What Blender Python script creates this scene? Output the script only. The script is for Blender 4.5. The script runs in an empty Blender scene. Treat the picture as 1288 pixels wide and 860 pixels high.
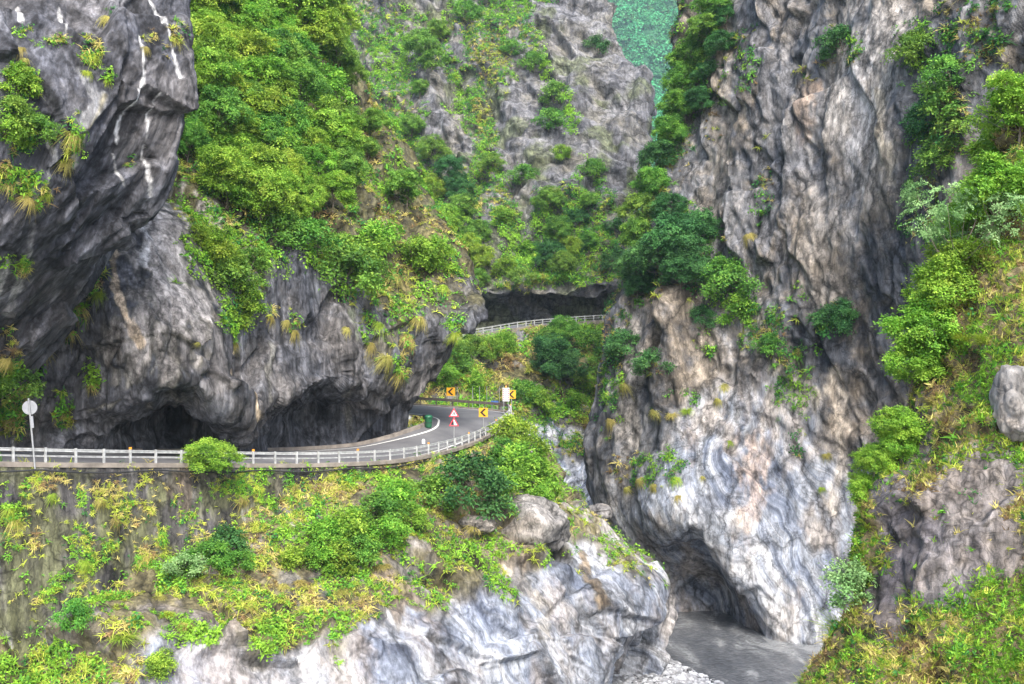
import bpy, math, random
import numpy as np
from mathutils import Vector, Matrix

random.seed(7)
R = math.radians
scene = bpy.context.scene
COL = scene.collection

# ------------------------------------------------------------------ camera, light, exposure
F = 1400.0                      # focal length in photo pixels (photo 1288 x 860)
CZ = 30.0                       # eye height above the river
cam_d = bpy.data.cameras.new('camera')
cam = bpy.data.objects.new('camera', cam_d)
COL.objects.link(cam)
cam.location = (0, 0, CZ)
cam.rotation_euler = (R(90), 0, 0)
cam_d.sensor_width = 36.0
cam_d.lens = 36.0 * F / 1288.0
cam_d.clip_start = 0.5
cam_d.clip_end = 4000
scene.camera = cam

SUN_EL, SUN_AZ = R(46), R(166)  # azimuth clockwise from +Y (the view direction)
w = bpy.data.worlds.new('World'); scene.world = w; w.use_nodes = True
nt = w.node_tree
sky = nt.nodes.new('ShaderNodeTexSky'); sky.sky_type = 'NISHITA'; sky.sun_disc = False
sky.sun_elevation = SUN_EL; sky.sun_rotation = SUN_AZ
sky.air_density = 1.0; sky.dust_density = 3.0; sky.ozone_density = 1.0
nt.links.new(sky.outputs[0], nt.nodes['Background'].inputs[0])
nt.nodes['Background'].inputs[1].default_value = 0.15
sd = bpy.data.lights.new('sun', 'SUN'); so = bpy.data.objects.new('sun', sd); COL.objects.link(so)
sd.energy = 2.3; sd.angle = R(25); sd.color = (1.0, 0.965, 0.91)
dirv = Vector((math.sin(SUN_AZ) * math.cos(SUN_EL), math.cos(SUN_AZ) * math.cos(SUN_EL), math.sin(SUN_EL)))
so.rotation_euler = dirv.to_track_quat('Z', 'Y').to_euler()
so.location = (0, 0, 200)
vs = scene.view_settings
vs.view_transform = 'Standard'; vs.look = 'None'; vs.gamma = 1.0; vs.use_curve_mapping = False
vs.exposure = 1.6
cy = scene.cycles
cy.max_bounces = 4; cy.diffuse_bounces = 2; cy.glossy_bounces = 1; cy.transmission_bounces = 2; cy.transparent_max_bounces = 4

# ------------------------------------------------------------------ numeric helpers
def un(px, py, D):
    """photo pixel + distance along the view axis -> world point"""
    return np.array([(px - 644.0) / F * D, D, CZ + (430.0 - py) / F * D])

def proj(P):
    D = np.maximum(P[..., 1], 1.0)
    return 644 + P[..., 0] / D * F, 430 - (P[..., 2] - CZ) / D * F

def _h(ix, iy, iz, seed):
    h = (ix.astype(np.uint32) * np.uint32(374761393) + iy.astype(np.uint32) * np.uint32(668265263)
         + iz.astype(np.uint32) * np.uint32(2147483647) + np.uint32(seed * 974711 & 0xffffffff))
    h = (h ^ (h >> np.uint32(13))) * np.uint32(1274126177)
    h = (h ^ (h >> np.uint32(16))) * np.uint32(2246822519)
    return h ^ (h >> np.uint32(15))

def _r(h):
    return (h & np.uint32(0xffffff)).astype(np.float64) / float(0x1000000)

_G = np.array([[1,1,0],[-1,1,0],[1,-1,0],[-1,-1,0],[1,0,1],[-1,0,1],[1,0,-1],[-1,0,-1],
               [0,1,1],[0,-1,1],[0,1,-1],[0,-1,-1],[1,1,0],[-1,1,0],[0,-1,1],[0,-1,-1]], float)

def perlin(p, seed=0):
    i = np.floor(p).astype(np.int64); f = p - i
    u = f * f * f * (f * (f * 6 - 15) + 10)
    out = 0
    for a in (0, 1):
        for b in (0, 1):
            for c in (0, 1):
                g = _G[_h(i[:, 0] + a, i[:, 1] + b, i[:, 2] + c, seed) & np.uint32(15)]
                d = g[:, 0] * (f[:, 0] - a) + g[:, 1] * (f[:, 1] - b) + g[:, 2] * (f[:, 2] - c)
                wx = u[:, 0] if a else 1 - u[:, 0]
                wy = u[:, 1] if b else 1 - u[:, 1]
                wz = u[:, 2] if c else 1 - u[:, 2]
                out = out + d * wx * wy * wz
    return out

def fbm(p, octv=4, seed=0, gain=0.5):
    s = 0; a = 1.0; q = p
    for k in range(octv):
        s = s + a * perlin(q, seed + k * 17); q = q * 2.03 + 11.3; a *= gain
    return s

def ridged(p, octv=4, seed=0):
    s = 0; a = 1.0; q = p
    for k in range(octv):
        s = s + a * (1 - 2 * np.abs(perlin(q, seed + k * 17))); q = q * 2.1 + 5.7; a *= 0.5
    return s - 1

def facets(p, seed=0, tilt=1.0):
    """each Voronoi cell is a randomly tilted, randomly raised plane: broken rock"""
    i = np.floor(p).astype(np.int64)
    best = np.full(len(p), 1e9); h = np.zeros(len(p)); f2 = np.full(len(p), 1e9)
    for a in (-1, 0, 1):
        for b in (-1, 0, 1):
            for c in (-1, 0, 1):
                ix, iy, iz = i[:, 0] + a, i[:, 1] + b, i[:, 2] + c
                k = _h(ix, iy, iz, seed)
                o = np.stack([_r(k), _r(_h(ix, iy, iz, seed + 1)), _r(_h(ix, iy, iz, seed + 2))], 1)
                d = p - (np.stack([ix, iy, iz], 1) + o)
                dd = (d * d).sum(1)
                rv = np.stack([_r(_h(ix, iy, iz, seed + 4)), _r(_h(ix, iy, iz, seed + 5)), _r(_h(ix, iy, iz, seed + 6))], 1) * 2 - 1
                hv = _r(_h(ix, iy, iz, seed + 3)) - 0.5 + tilt * (rv * d).sum(1)
                m = dd < best
                f2 = np.where(m, best, np.minimum(f2, dd))
                h = np.where(m, hv, h); best = np.where(m, dd, best)
    return h, np.sqrt(f2) - np.sqrt(best)

def sstep(a, b, x):
    t = np.clip((x - a) / (b - a), 0, 1)
    return t * t * (3 - 2 * t)

def crom(A, t):
    """Catmull-Rom along axis 0 of A (n,...) at parameters t"""
    n = len(A)
    A = np.concatenate([[2 * A[0] - A[1]], A, [2 * A[-1] - A[-2]]])
    i = np.clip(np.floor(t).astype(int), 0, n - 2); f = (t - i)
    f = f.reshape((-1,) + (1,) * (A.ndim - 1))
    p0, p1, p2, p3 = A[i], A[i + 1], A[i + 2], A[i + 3]
    return 0.5 * (2 * p1 + (p2 - p0) * f + (2 * p0 - 5 * p1 + 4 * p2 - p3) * f ** 2 + (3 * p1 - p0 - 3 * p2 + p3) * f ** 3)

# ------------------------------------------------------------------ object helpers
def link(name, me, mat=None, parent=None):
    o = bpy.data.objects.new(name, me); COL.objects.link(o)
    if mat is not None and me is not None and not me.materials:
        me.materials.append(mat)
    if parent is not None: o.parent = parent
    return o

def tag(o, label=None, cat=None, group=None, kind=None):
    if label: o['label'] = label
    if cat: o['category'] = cat
    if group: o['group'] = group
    if kind: o['kind'] = kind
    return o

def mesh_np(name, V, Fq, smooth=False, attrs=None):
    """V (n,3), Fq (m,k) all faces with k corners"""
    me = bpy.data.meshes.new(name)
    V = np.ascontiguousarray(V, np.float32); Fq = np.ascontiguousarray(Fq, np.int32)
    me.vertices.add(len(V)); me.vertices.foreach_set('co', V.ravel())
    m, k = Fq.shape
    me.loops.add(m * k); me.loops.foreach_set('vertex_index', Fq.ravel())
    me.polygons.add(m); me.polygons.foreach_set('loop_start', np.arange(0, m * k, k, dtype=np.int32))
    me.polygons.foreach_set('use_smooth', np.full(m, bool(smooth)))
    for nm, (ty, arr) in (attrs or {}).items():
        a = me.attributes.new(nm, ty, 'POINT')
        a.data.foreach_set({'FLOAT_COLOR': 'color', 'FLOAT_VECTOR': 'vector'}.get(ty, 'value'), np.ascontiguousarray(arr, np.int32 if ty == 'INT' else np.float32).ravel())
    me.update(calc_edges=True)
    return me

class MB:
    """collects simple solids into one mesh"""
    def __init__(s): s.v = []; s.f = []
    def add(s, vs_, fs):
        n = len(s.v); s.v += [tuple(map(float, q)) for q in vs_]; s.f += [tuple(i + n for i in f) for f in fs]
        return s
    def box(s, c, size, M=None):
        x, y, z = [d / 2 for d in size]
        pts = [Vector((a * x, b * y, e * z)) for a in (-1, 1) for b in (-1, 1) for e in (-1, 1)]
        if M is not None: pts = [M @ p for p in pts]
        c = Vector(c)
        return s.add([p + c for p in pts], [(0, 1, 3, 2), (4, 6, 7, 5), (0, 4, 5, 1), (2, 3, 7, 6), (0, 2, 6, 4), (1, 5, 7, 3)])
    def tube(s, pts, radii, n=6, cap=True):
        pts = [Vector(p) for p in pts]
        if not hasattr(radii, '__len__'): radii = [radii] * len(pts)
        rings = []; base = len(s.v)
        up = Vector((0.13, 0.97, 0.2))
        for i, p in enumerate(pts):
            d = (pts[min(i + 1, len(pts) - 1)] - pts[max(i - 1, 0)]).normalized()
            a = d.cross(up)
            if a.length < 1e-3: a = d.cross(Vector((1, 0, 0)))
            a.normalize(); b = d.cross(a)
            for k in range(n):
                t = 2 * math.pi * k / n
                s.v.append(tuple(p + (a * math.cos(t) + b * math.sin(t)) * radii[i]))
        for i in range(len(pts) - 1):
            for k in range(n):
                s.f.append((base + i * n + k, base + i * n + (k + 1) % n, base + (i + 1) * n + (k + 1) % n, base + (i + 1) * n + k))
        if cap:
            s.f.append(tuple(base + k for k in range(n))[::-1]); s.f.append(tuple(base + (len(pts) - 1) * n + k for k in range(n)))
        return s
    def mesh(s, name, smooth=False):
        me = bpy.data.meshes.new(name); me.from_pydata(s.v, [], s.f)
        if smooth: me.polygons.foreach_set('use_smooth', [True] * len(me.polygons))
        me.update(); return me
    def obj(s, name, mat, parent=None, smooth=False):
        return link(name, s.mesh(name, smooth), mat, parent)

# ------------------------------------------------------------------ materials
def mk(name):
    m = bpy.data.materials.new(name); m.use_nodes = True
    n = m.node_tree.nodes; l = m.node_tree.links
    return m, n, l, n['Principled BSDF']

def plain(name, col, rough=0.6, metal=0.0, var=0.12, scale=6.0, bump=0.0):
    m, n, l, b = mk(name)
    tc = n.new('ShaderNodeNewGeometry')
    no = n.new('ShaderNodeTexNoise'); no.inputs['Scale'].default_value = scale; no.inputs['Detail'].default_value = 5
    l.new(tc.outputs['Position'], no.inputs['Vector'])
    r = n.new('ShaderNodeValToRGB')
    r.color_ramp.elements[0].position = 0.3; r.color_ramp.elements[1].position = 0.7
    r.color_ramp.elements[0].color = [c * (1 - var) for c in col] + [1]
    r.color_ramp.elements[1].color = [min(1, c * (1 + var)) for c in col] + [1]
    l.new(no.outputs['Fac'], r.inputs['Fac']); l.new(r.outputs['Color'], b.inputs['Base Color'])
    b.inputs['Roughness'].default_value = rough; b.inputs['Metallic'].default_value = metal
    if bump:
        bp = n.new('ShaderNodeBump'); bp.inputs['Strength'].default_value = bump; bp.inputs['Distance'].default_value = 0.05
        l.new(no.outputs['Fac'], bp.inputs['Height']); l.new(bp.outputs['Normal'], b.inputs['Normal'])
    return m

def mixc(n, l, fac, a, b, mode='MIX'):
    x = n.new('ShaderNodeMix'); x.data_type = 'RGBA'; x.blend_type = mode
    for sock, val in ((x.inputs[0], fac), (x.inputs[6], a), (x.inputs[7], b)):
        if hasattr(val, 'links'): l.new(val, sock)
        elif isinstance(val, (int, float)): sock.default_value = val
        else: sock.default_value = (*val, 1)
    return x.outputs[2]

def noise(n, l, vec, scale=1.0, detail=5, rough=0.55, vscale=None, dist=0.0, loc=None):
    if vscale is not None or loc is not None:
        mp = n.new('ShaderNodeMapping')
        if vscale is not None: mp.inputs['Scale'].default_value = vscale
        if loc is not None: mp.inputs['Location'].default_value = loc
        l.new(vec, mp.inputs['Vector']); vec = mp.outputs['Vector']
    t = n.new('ShaderNodeTexNoise'); t.inputs['Scale'].default_value = scale; t.inputs['Detail'].default_value = detail
    t.inputs['Roughness'].default_value = rough; t.inputs['Distortion'].default_value = dist
    l.new(vec, t.inputs['Vector'])
    return t.outputs['Fac']

def ramp(n, l, fac, stops):
    r = n.new('ShaderNodeValToRGB'); e = r.color_ramp.elements
    while len(e) < len(stops): e.new(0.5)
    for q, (p, c) in zip(e, stops):
        q.position = p; q.color = (*c, 1) if hasattr(c, '__len__') else (c, c, c, 1)
    l.new(fac, r.inputs['Fac'])
    return r.outputs['Color']

def rock(name, dark, mid, light, warm, streak=0.6, streak_v=(0.9, 0.9, 0.05), fine=1.6, marble_n=(0.6, -0.5, 0.45), marble_z=2.0, mscale=0.07, mgain=1.0, mtan_=0.6,
         bump=0.55, bdist=0.25, crack=0.3, crack_v=(1, 1, 0.5), lean=0.0):
    m, n, l, b = mk(name)
    g = n.new('ShaderNodeNewGeometry'); P = g.outputs['Position']
    rm = n.new('ShaderNodeMapping'); rm.inputs['Rotation'].default_value = (0, -lean, 0); l.new(P, rm.inputs['Vector']); PS = rm.outputs[0]
    big = noise(n, l, PS, 0.14, 6, 0.66, vscale=(1.4, 1.4, 0.5))
    base = ramp(n, l, big, [(0.36, dark), (0.5, mid), (0.62, light)])
    # warm weathering patches
    wp = noise(n, l, P, 0.09, 6, 0.7, loc=(31, 7, 3))
    wf = ramp(n, l, wp, [(0.48, 0.0), (0.60, 0.85)])
    base = mixc(n, l, wf, base, warm)
    # water streaks running down the face, broad and fine
    s1 = noise(n, l, PS, 1.0, 6, 0.66, vscale=streak_v, dist=0.08)
    sf = ramp(n, l, s1, [(0.34, 0.45), (0.46, 0.85), (0.54, 1.08), (0.68, 1.75)])
    s2 = noise(n, l, PS, 1.0, 5, 0.6, vscale=[q * 3.1 for q in streak_v], loc=(5, 2, 8))
    sf2 = ramp(n, l, s2, [(0.36, 0.6), (0.5, 1.0), (0.64, 1.6)])
    base = mixc(n, l, streak, base, mixc(n, l, 1.0, mixc(n, l, 1.0, base, sf, 'MULTIPLY'), sf2, 'MULTIPLY'))
    # marble, folded bands
    am = n.new('ShaderNodeAttribute'); am.attribute_name = 'marble'
    warp = n.new('ShaderNodeTexNoise'); warp.inputs['Scale'].default_value = mscale; warp.inputs['Detail'].default_value = 3
    l.new(P, warp.inputs['Vector'])
    vm = n.new('ShaderNodeVectorMath'); vm.operation = 'MULTIPLY_ADD'
    l.new(warp.outputs['Color'], vm.inputs[0]); vm.inputs[1].default_value = (14, 14, 14); l.new(P, vm.inputs[2])
    dt = n.new('ShaderNodeVectorMath'); dt.operation = 'DOT_PRODUCT'; dt.inputs[1].default_value = [q * marble_z for q in marble_n]
    l.new(vm.outputs[0], dt.inputs[0])
    sp = n.new('ShaderNodeSeparateXYZ'); l.new(vm.outputs[0], sp.inputs[0])
    def mul(a, k, add=0.0):
        q = n.new('ShaderNodeMath'); q.operation = 'MULTIPLY_ADD'; l.new(a, q.inputs[0]); q.inputs[1].default_value = k; q.inputs[2].default_value = add; return q.outputs[0]
    mp = n.new('ShaderNodeCombineXYZ'); l.new(dt.outputs['Value'], mp.inputs[0]); l.new(mul(sp.outputs[1], 0.07), mp.inputs[1]); l.new(mul(sp.outputs[2], 0.07), mp.inputs[2])
    bands = n.new('ShaderNodeTexNoise'); bands.inputs['Scale'].default_value = 1.0; bands.inputs['Detail'].default_value = 6
    bands.inputs['Roughness'].default_value = 0.56; l.new(mp.outputs[0], bands.inputs['Vector'])
    mc = ramp(n, l, bands.outputs['Fac'], [(0.34, (0.11, 0.125, 0.16)), (0.42, (0.22, 0.24, 0.285)), (0.49, (0.35, 0.365, 0.395)), (0.53, (0.25, 0.26, 0.28)), (0.60, (0.50, 0.50, 0.515))])
    mb_ = noise(n, l, P, 0.12, 3, 0.6, loc=(2, 4, 8))
    mc = mixc(n, l, 1.0, mc, ramp(n, l, mb_, [(0.38, [q * mgain for q in (0.58, 0.63, 0.74)]), (0.5, [q * mgain for q in (0.92, 0.96, 1.02)]), (0.62, [q * mgain for q in (1.25, 1.25, 1.24)])]), 'MULTIPLY')
    mtan = noise(n, l, P, 0.2, 4, 0.65, vscale=(1, 1, 0.5), loc=(3, 9, 1))
    mc = mixc(n, l, ramp(n, l, mtan, [(0.47, 0.0), (0.60, mtan_)]), mc, (0.33, 0.275, 0.22))
    col = mixc(n, l, am.outputs['Fac'], base, mc)
    # stains, soil and lightened rock patches with their own shapes
    at = n.new('ShaderNodeAttribute'); at.attribute_name = 'tint'
    tn = noise(n, l, P, 1.3, 4, 0.72, vscale=(1, 1, 0.45))
    tcol = mixc(n, l, 1.0, at.outputs['Color'], ramp(n, l, tn, [(0.36, 0.45), (0.5, 1.0), (0.64, 1.6)]), 'MULTIPLY')
    col = mixc(n, l, at.outputs['Alpha'], col, tcol)
    # grain
    gr = noise(n, l, PS, fine, 7, 0.75, vscale=(1.5, 1.5, 0.55))
    col = mixc(n, l, 1.0, col, ramp(n, l, gr, [(0.36, 0.5), (0.5, 1.0), (0.64, 1.5)]), 'MULTIPLY')
    # joints and cracks
    wv = n.new('ShaderNodeVectorMath'); wv.operation = 'MULTIPLY_ADD'
    cw = n.new('ShaderNodeTexNoise'); cw.inputs['Scale'].default_value = 0.5; cw.inputs['Detail'].default_value = 3; cw.inputs['Roughness'].default_value = 0.7
    l.new(P, cw.inputs['Vector']); l.new(cw.outputs['Color'], wv.inputs[0]); wv.inputs[1].default_value = (3, 3, 3); l.new(P, wv.inputs[2])
    cm = n.new('ShaderNodeMapping'); cm.inputs['Scale'].default_value = crack_v; cm.inputs['Rotation'].default_value = (0.2, 0.35, 0.1); l.new(wv.outputs[0], cm.inputs['Vector'])
    vo = n.new('ShaderNodeTexVoronoi'); vo.feature = 'DISTANCE_TO_EDGE'; vo.inputs['Scale'].default_value = crack; l.new(cm.outputs[0], vo.inputs['Vector'])
    ck = ramp(n, l, vo.outputs['Distance'], [(0.0, 0.35), (0.03, 0.75), (0.07, 1.0)])
    col = mixc(n, l, 1.0, col, ck, 'MULTIPLY')
    c2 = n.new('ShaderNodeMapping'); c2.inputs['Scale'].default_value = (1.5, 1.5, 0.55); l.new(wv.outputs[0], c2.inputs['Vector'])
    v2 = n.new('ShaderNodeTexVoronoi'); v2.inputs['Scale'].default_value = crack * 4.5; l.new(c2.outputs[0], v2.inputs['Vector'])
    sx_ = n.new('ShaderNodeSeparateXYZ'); l.new(v2.outputs['Color'], sx_.inputs[0])
    chip = ramp(n, l, sx_.outputs[0], [(0.0, 0.74), (0.5, 1.0), (1.0, 1.22)])
    col = mixc(n, l, mul(am.outputs['Fac'], -0.6, 1.0), col, mixc(n, l, 1.0, col, chip, 'MULTIPLY'))
    v3 = n.new('ShaderNodeTexVoronoi'); v3.feature = 'DISTANCE_TO_EDGE'; v3.inputs['Scale'].default_value = crack * 2.6; l.new(cm.outputs[0], v3.inputs['Vector'])
    col = mixc(n, l, 0.8, col, mixc(n, l, 1.0, col, ramp(n, l, v3.outputs['Distance'], [(0.0, 0.4), (0.035, 0.85), (0.07, 1.0)]), 'MULTIPLY'))
    l.new(col, b.inputs['Base Color'])
    b.inputs['Roughness'].default_value = 0.85; b.inputs['Specular IOR Level'].default_value = 0.25
    bp = n.new('ShaderNodeBump'); bp.inputs['Strength'].default_value = bump; bp.inputs['Distance'].default_value = bdist
    hh = n.new('ShaderNodeMath'); hh.operation = 'MULTIPLY_ADD'
    l.new(gr, hh.inputs[0]); hh.inputs[1].default_value = 1.6; l.new(mul(sx_.outputs[1], 0.5), hh.inputs[2])
    h2 = n.new('ShaderNodeMath'); h2.operation = 'MULTIPLY_ADD'
    l.new(bands.outputs['Fac'], h2.inputs[0]); l.new(am.outputs['Fac'], h2.inputs[1]); l.new(hh.outputs[0], h2.inputs[2])
    l.new(h2.outputs[0], bp.inputs['Height']); l.new(bp.outputs['Normal'], b.inputs['Normal'])
    return m

M_left = rock('dark_limestone', (0.044, 0.047, 0.057), (0.078, 0.081, 0.094), (0.13, 0.133, 0.148), (0.105, 0.098, 0.095), streak=0.9, streak_v=(0.8, 0.8, 0.05), crack=0.16)
M_over = rock('slate_overhang', (0.04, 0.042, 0.051), (0.064, 0.066, 0.078), (0.10, 0.102, 0.116), (0.085, 0.081, 0.082), streak=0.95, streak_v=(0.9, 0.9, 0.04), crack=0.12, lean=0.4)
M_back = rock('grey_gneiss', (0.068, 0.069, 0.078), (0.122, 0.122, 0.13), (0.188, 0.187, 0.193), (0.16, 0.15, 0.125), streak=0.25, fine=0.7, bdist=0.6, crack=0.16, crack_v=(0.6, 0.6, 1.5), mgain=1.7, mtan_=0.1)
M_right = rock('weathered_marble', (0.038, 0.043, 0.054), (0.09, 0.093, 0.102), (0.175, 0.172, 0.173), (0.18, 0.15, 0.115), streak=0.6, streak_v=(0.5, 0.5, 0.07), marble_n=(0.66, -0.55, 0.40), marble_z=1.15, mgain=0.88, mtan_=0.6, fine=1.0, bdist=0.4, crack=0.16)
M_bank = rock('bank_marble', (0.09, 0.088, 0.09), (0.16, 0.152, 0.15), (0.25, 0.24, 0.235), (0.2, 0.165, 0.13), streak=0.45, marble_n=(0.75, 0.1, 0.6), marble_z=0.85, mscale=0.1, mgain=0.95, mtan_=0.5, bdist=0.2, crack=0.09)
M_wall = rock('stained_retaining_wall', (0.034, 0.033, 0.036), (0.06, 0.057, 0.058), (0.095, 0.09, 0.086), (0.09, 0.09, 0.05), streak=0.8, streak_v=(0.7, 0.7, 0.06), bdist=0.1, crack=0.3)
M_near = rock('slope_rock', (0.05, 0.046, 0.052), (0.085, 0.078, 0.083), (0.15, 0.14, 0.138), (0.14, 0.115, 0.09), streak=0.5, fine=2.5, bdist=0.12, crack=0.5)


# ------------------------------------------------------------------ rock sheets
SHEETS = {}
def fold(P, o):
    """carry an edge on behind itself: o[1] metres further away, then o[0] sideways and o[2] up"""
    e = np.array([0, 0, CZ]); v = P - e
    return P + v / v[..., 1:2] * o[1] + np.array([o[0], 0, o[2]])
def frame(p, axis, other=(0, 1, 0)):
    """coordinates (across, through, along) for a rock grain that runs along axis"""
    a = np.array(axis, float); a /= np.linalg.norm(a); b = np.cross(np.array(other, float), a); b /= np.linalg.norm(b); c = np.cross(a, b)
    return p @ np.stack([b, c, a]).T
def sheet(key, name, rows, mat, disp, right=(), left=(), step=1.95, tint=None, marble=None, kind='structure', flatsh=False, blur=1):
    """rows: control rows of (px, py, distance); right/left: world offsets that carry the surface on round its edges"""
    C = np.array([[un(*q) for q in r] for r in rows])                     # (nr, nc, 3)
    lead = 0
    if right: C = np.concatenate([C] + [fold(C[:, -1:], o) for o in right], 1)
    if left:
        base = C[:, :1]; lead = len(left)
        C = np.concatenate([fold(base, o) for o in reversed(left)] + [C], 1)
    nr, nc = C.shape[:2]
    PX = np.stack(proj(C), -1)
    def params(axis, n):
        t = []
        for i in range(n - 1):
            a = PX.take(i, axis); b_ = PX.take(i + 1, axis)
            A = C.take(i, axis); B = C.take(i + 1, axis)
            k1 = np.median(np.linalg.norm(a - b_, axis=1)) / step
            k2 = np.median(np.linalg.norm(A - B, axis=1)) / (step * np.median(A[:, 1]) / F * 1.35)
            k = int(np.clip(max(k1, min(k2, 75)), 3, 180))
            t += list(i + np.arange(k) / k)
        return np.array(t + [n - 1.0])
    tr, tc = params(0, nr), params(1, nc)
    S = crom(C, tr)                                      # (R, nc, 3)
    S = crom(S.transpose(1, 0, 2), tc).transpose(1, 0, 2)
    Rn, Cn = S.shape[:2]
    def normals(S):
        du = np.gradient(S, axis=1); dv = np.gradient(S, axis=0)
        n_ = np.cross(dv, du); return n_ / np.maximum(np.linalg.norm(n_, axis=2, keepdims=True), 1e-9)
    N = normals(S)
    if (N[Rn // 3, int(Cn * 0.5)] * (S[Rn // 3, int(Cn * 0.5)] - np.array([0, 0, CZ]))).sum() > 0: N = -N
    p = S.reshape(-1, 3); nn = N.reshape(-1, 3)
    qx, qy = proj(p)
    d = disp(p, qx, qy).reshape(Rn, Cn)
    for _ in range(blur):
        d = np.concatenate([d[:1], (d[:-2] + 2 * d[1:-1] + d[2:]) / 4, d[-1:]], 0)
        d = np.concatenate([d[:, :1], (d[:, :-2] + 2 * d[:, 1:-1] + d[:, 2:]) / 4, d[:, -1:]], 1)
    d = d.ravel()
    p2 = p + nn * d[:, None]
    S2 = p2.reshape(Rn, Cn, 3)
    idx = np.arange(Rn * Cn).reshape(Rn, Cn)
    quads = np.stack([idx[:-1, :-1], idx[1:, :-1], idx[1:, 1:], idx[:-1, 1:]], -1).reshape(-1, 4)
    N2 = normals(S2)
    if (N2 * N).sum() < 0: N2 = -N2
    else: pass
    # face winding to match the outward normals
    e1 = S2[1, 0] - S2[0, 0]
    q0 = quads[len(quads) // 2]
    fn = np.cross(p2[q0[1]] - p2[q0[0]], p2[q0[2]] - p2[q0[0]])
    if (fn * nn[q0[0]]).sum() < 0: quads = quads[:, ::-1]
    T = np.zeros((len(p), 4)); 
    if tint is not None: T = tint(p2, qx, qy)
    Mb = np.zeros(len(p)) if marble is None else marble(p2, qx, qy)
    me = mesh_np(name, p2, quads, flatsh, {'tint': ('FLOAT_COLOR', T), 'marble': ('FLOAT', Mb)})
    o = link(name, me, mat); o['kind'] = kind
    fx, fy = proj(p2)
    SHEETS[key] = dict(P=p2, N=N2.reshape(-1, 3), px=fx, py=fy, n0=nn, shape=(Rn, Cn))
    return o

def rows_off(rows, dy, dD=0):
    return [(x, y + dy, D + dD) for x, y, D in rows]

def paint(T, qx, qy, strokes, p, seed=5):
    """strokes: (polyline px, half width px, colour, strength); ragged edges"""
    nz = fbm(p * np.array([0.9, 0.9, 0.25]), 4, seed)
    for pts, wd, colr, st in strokes:
        d = np.full(len(qx), 1e9)
        for (x0, y0), (x1, y1) in zip(pts[:-1], pts[1:]):
            vx, vy = x1 - x0, y1 - y0
            t = np.clip(((qx - x0) * vx + (qy - y0) * vy) / (vx * vx + vy * vy + 1e-9), 0, 1)
            d = np.minimum(d, np.hypot(qx - x0 - t * vx, qy - y0 - t * vy))
        a = st * sstep(wd * 1.25, wd * 0.5, d + nz * wd * 1.1)
        for c in range(3): T[:, c] = T[:, c] * (1 - a) + colr[c] * a
        T[:, 3] = np.maximum(T[:, 3], a)
    return T

def blobmask(qx, qy, blobs):
    """soft union of ellipses (x, y, rx, ry, strength)"""
    m = np.zeros(len(qx))
    for x, y, rx, ry, s in blobs:
        r = np.sqrt(((qx - x) / rx) ** 2 + ((qy - y) / ry) ** 2)
        m = np.maximum(m, s * sstep(1.15, 0.6, r))
    return m

WHITE = (0.62, 0.62, 0.62); TAN = (0.46, 0.37, 0.27); PALE = (0.40, 0.39, 0.37); SOIL = (0.085, 0.078, 0.032); STRAW = (0.17, 0.14, 0.05)

# --- the overhanging cliff at the left
LO = []
for lx, ly, rx, ry, dl, dm, dr in [(-160, -130, 228, -130, 60, 61, 70), (-160, 0, 230, 0, 57, 58, 67), (-160, 90, 229, 80, 55, 56, 65.5),
        (-160, 180, 235, 150, 54, 55.5, 65), (-160, 260, 216, 215, 54.5, 56.5, 65.5), (-160, 330, 190, 265, 55.5, 58, 66.5),
        (-160, 400, 130, 335, 57, 60, 67.5), (-160, 460, 65, 415, 58.5, 61.5, 68), (-160, 520, 0, 484, 60, 63, 68.5), (-160, 580, -70, 540, 61, 64, 68.5)]:
    rx += 4
    LO.append([(lx + (rx - lx) * f, ly + (ry - ly) * f, (1 - f) * ((1 - f) * dl + f * dm) + f * ((1 - f) * dm + f * dr)) for f in (0, .2, .4, .6, .8, .93, 1.0)])
def d_lo(p, x, y):
    q = frame(p, (0.42, 0.1, 0.9))
    f1, _ = facets(q / np.array([5.0, 5.0, 19.0]), 3, 1.0); f2, _ = facets(q / np.array([1.7, 1.7, 9.0]), 9, 0.9); f3, _ = facets(q / np.array([0.5, 0.5, 4.0]), 15, 0.9)
    f0, _ = facets(p / 9.0, 2, 1.0)
    return 0.5 * fbm(p / 11.0, 2, 1) + 0.8 * f0 + 0.55 * f1 + 0.26 * f2 + 0.12 * f3 + 0.05 * fbm(p / 0.7, 3, 5, 0.65)
def t_lo(p, x, y):
    T = np.zeros((len(p), 4)); T[:, :3] = WHITE
    return paint(T, x, y, [
        ([(172, 50), (177, 110), (168, 150), (166, 190)], 1.9, WHITE, 0.95), ([(188, 0), (202, 25), (214, 70), (224, 100)], 2.2, WHITE, 0.8),
        ([(199, 120), (200, 160), (194, 210), (189, 245)], 1.5, WHITE, 0.8), ([(160, 205), (163, 240)], 1.5, PALE, 0.8), ([(78, 0), (80, 40), (78, 55)], 2.2, PALE, 0.7),
        ([(24, 0), (26, 30)], 2.5, PALE, 0.6), ([(130, 122), (108, 170), (88, 205)], 7, STRAW, 0.8), ([(60, 150), (66, 200), (52, 230)], 3, PALE, 0.5),
        ([(95, 90), (118, 130), (100, 160)], 9, (0.05, 0.05, 0.055), 0.7), ([(5, 330), (0, 390)], 5, PALE, 0.6), ([(40, 280), (15, 400)], 5, PALE, 0.4)], p)
sheet('LO', 'overhang_cliff', LO, M_over, d_lo, right=[(-0.3, 3.0, 0.5), (-2.0, 9, 2.0), (-6, 22, 4)], tint=t_lo)

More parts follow.
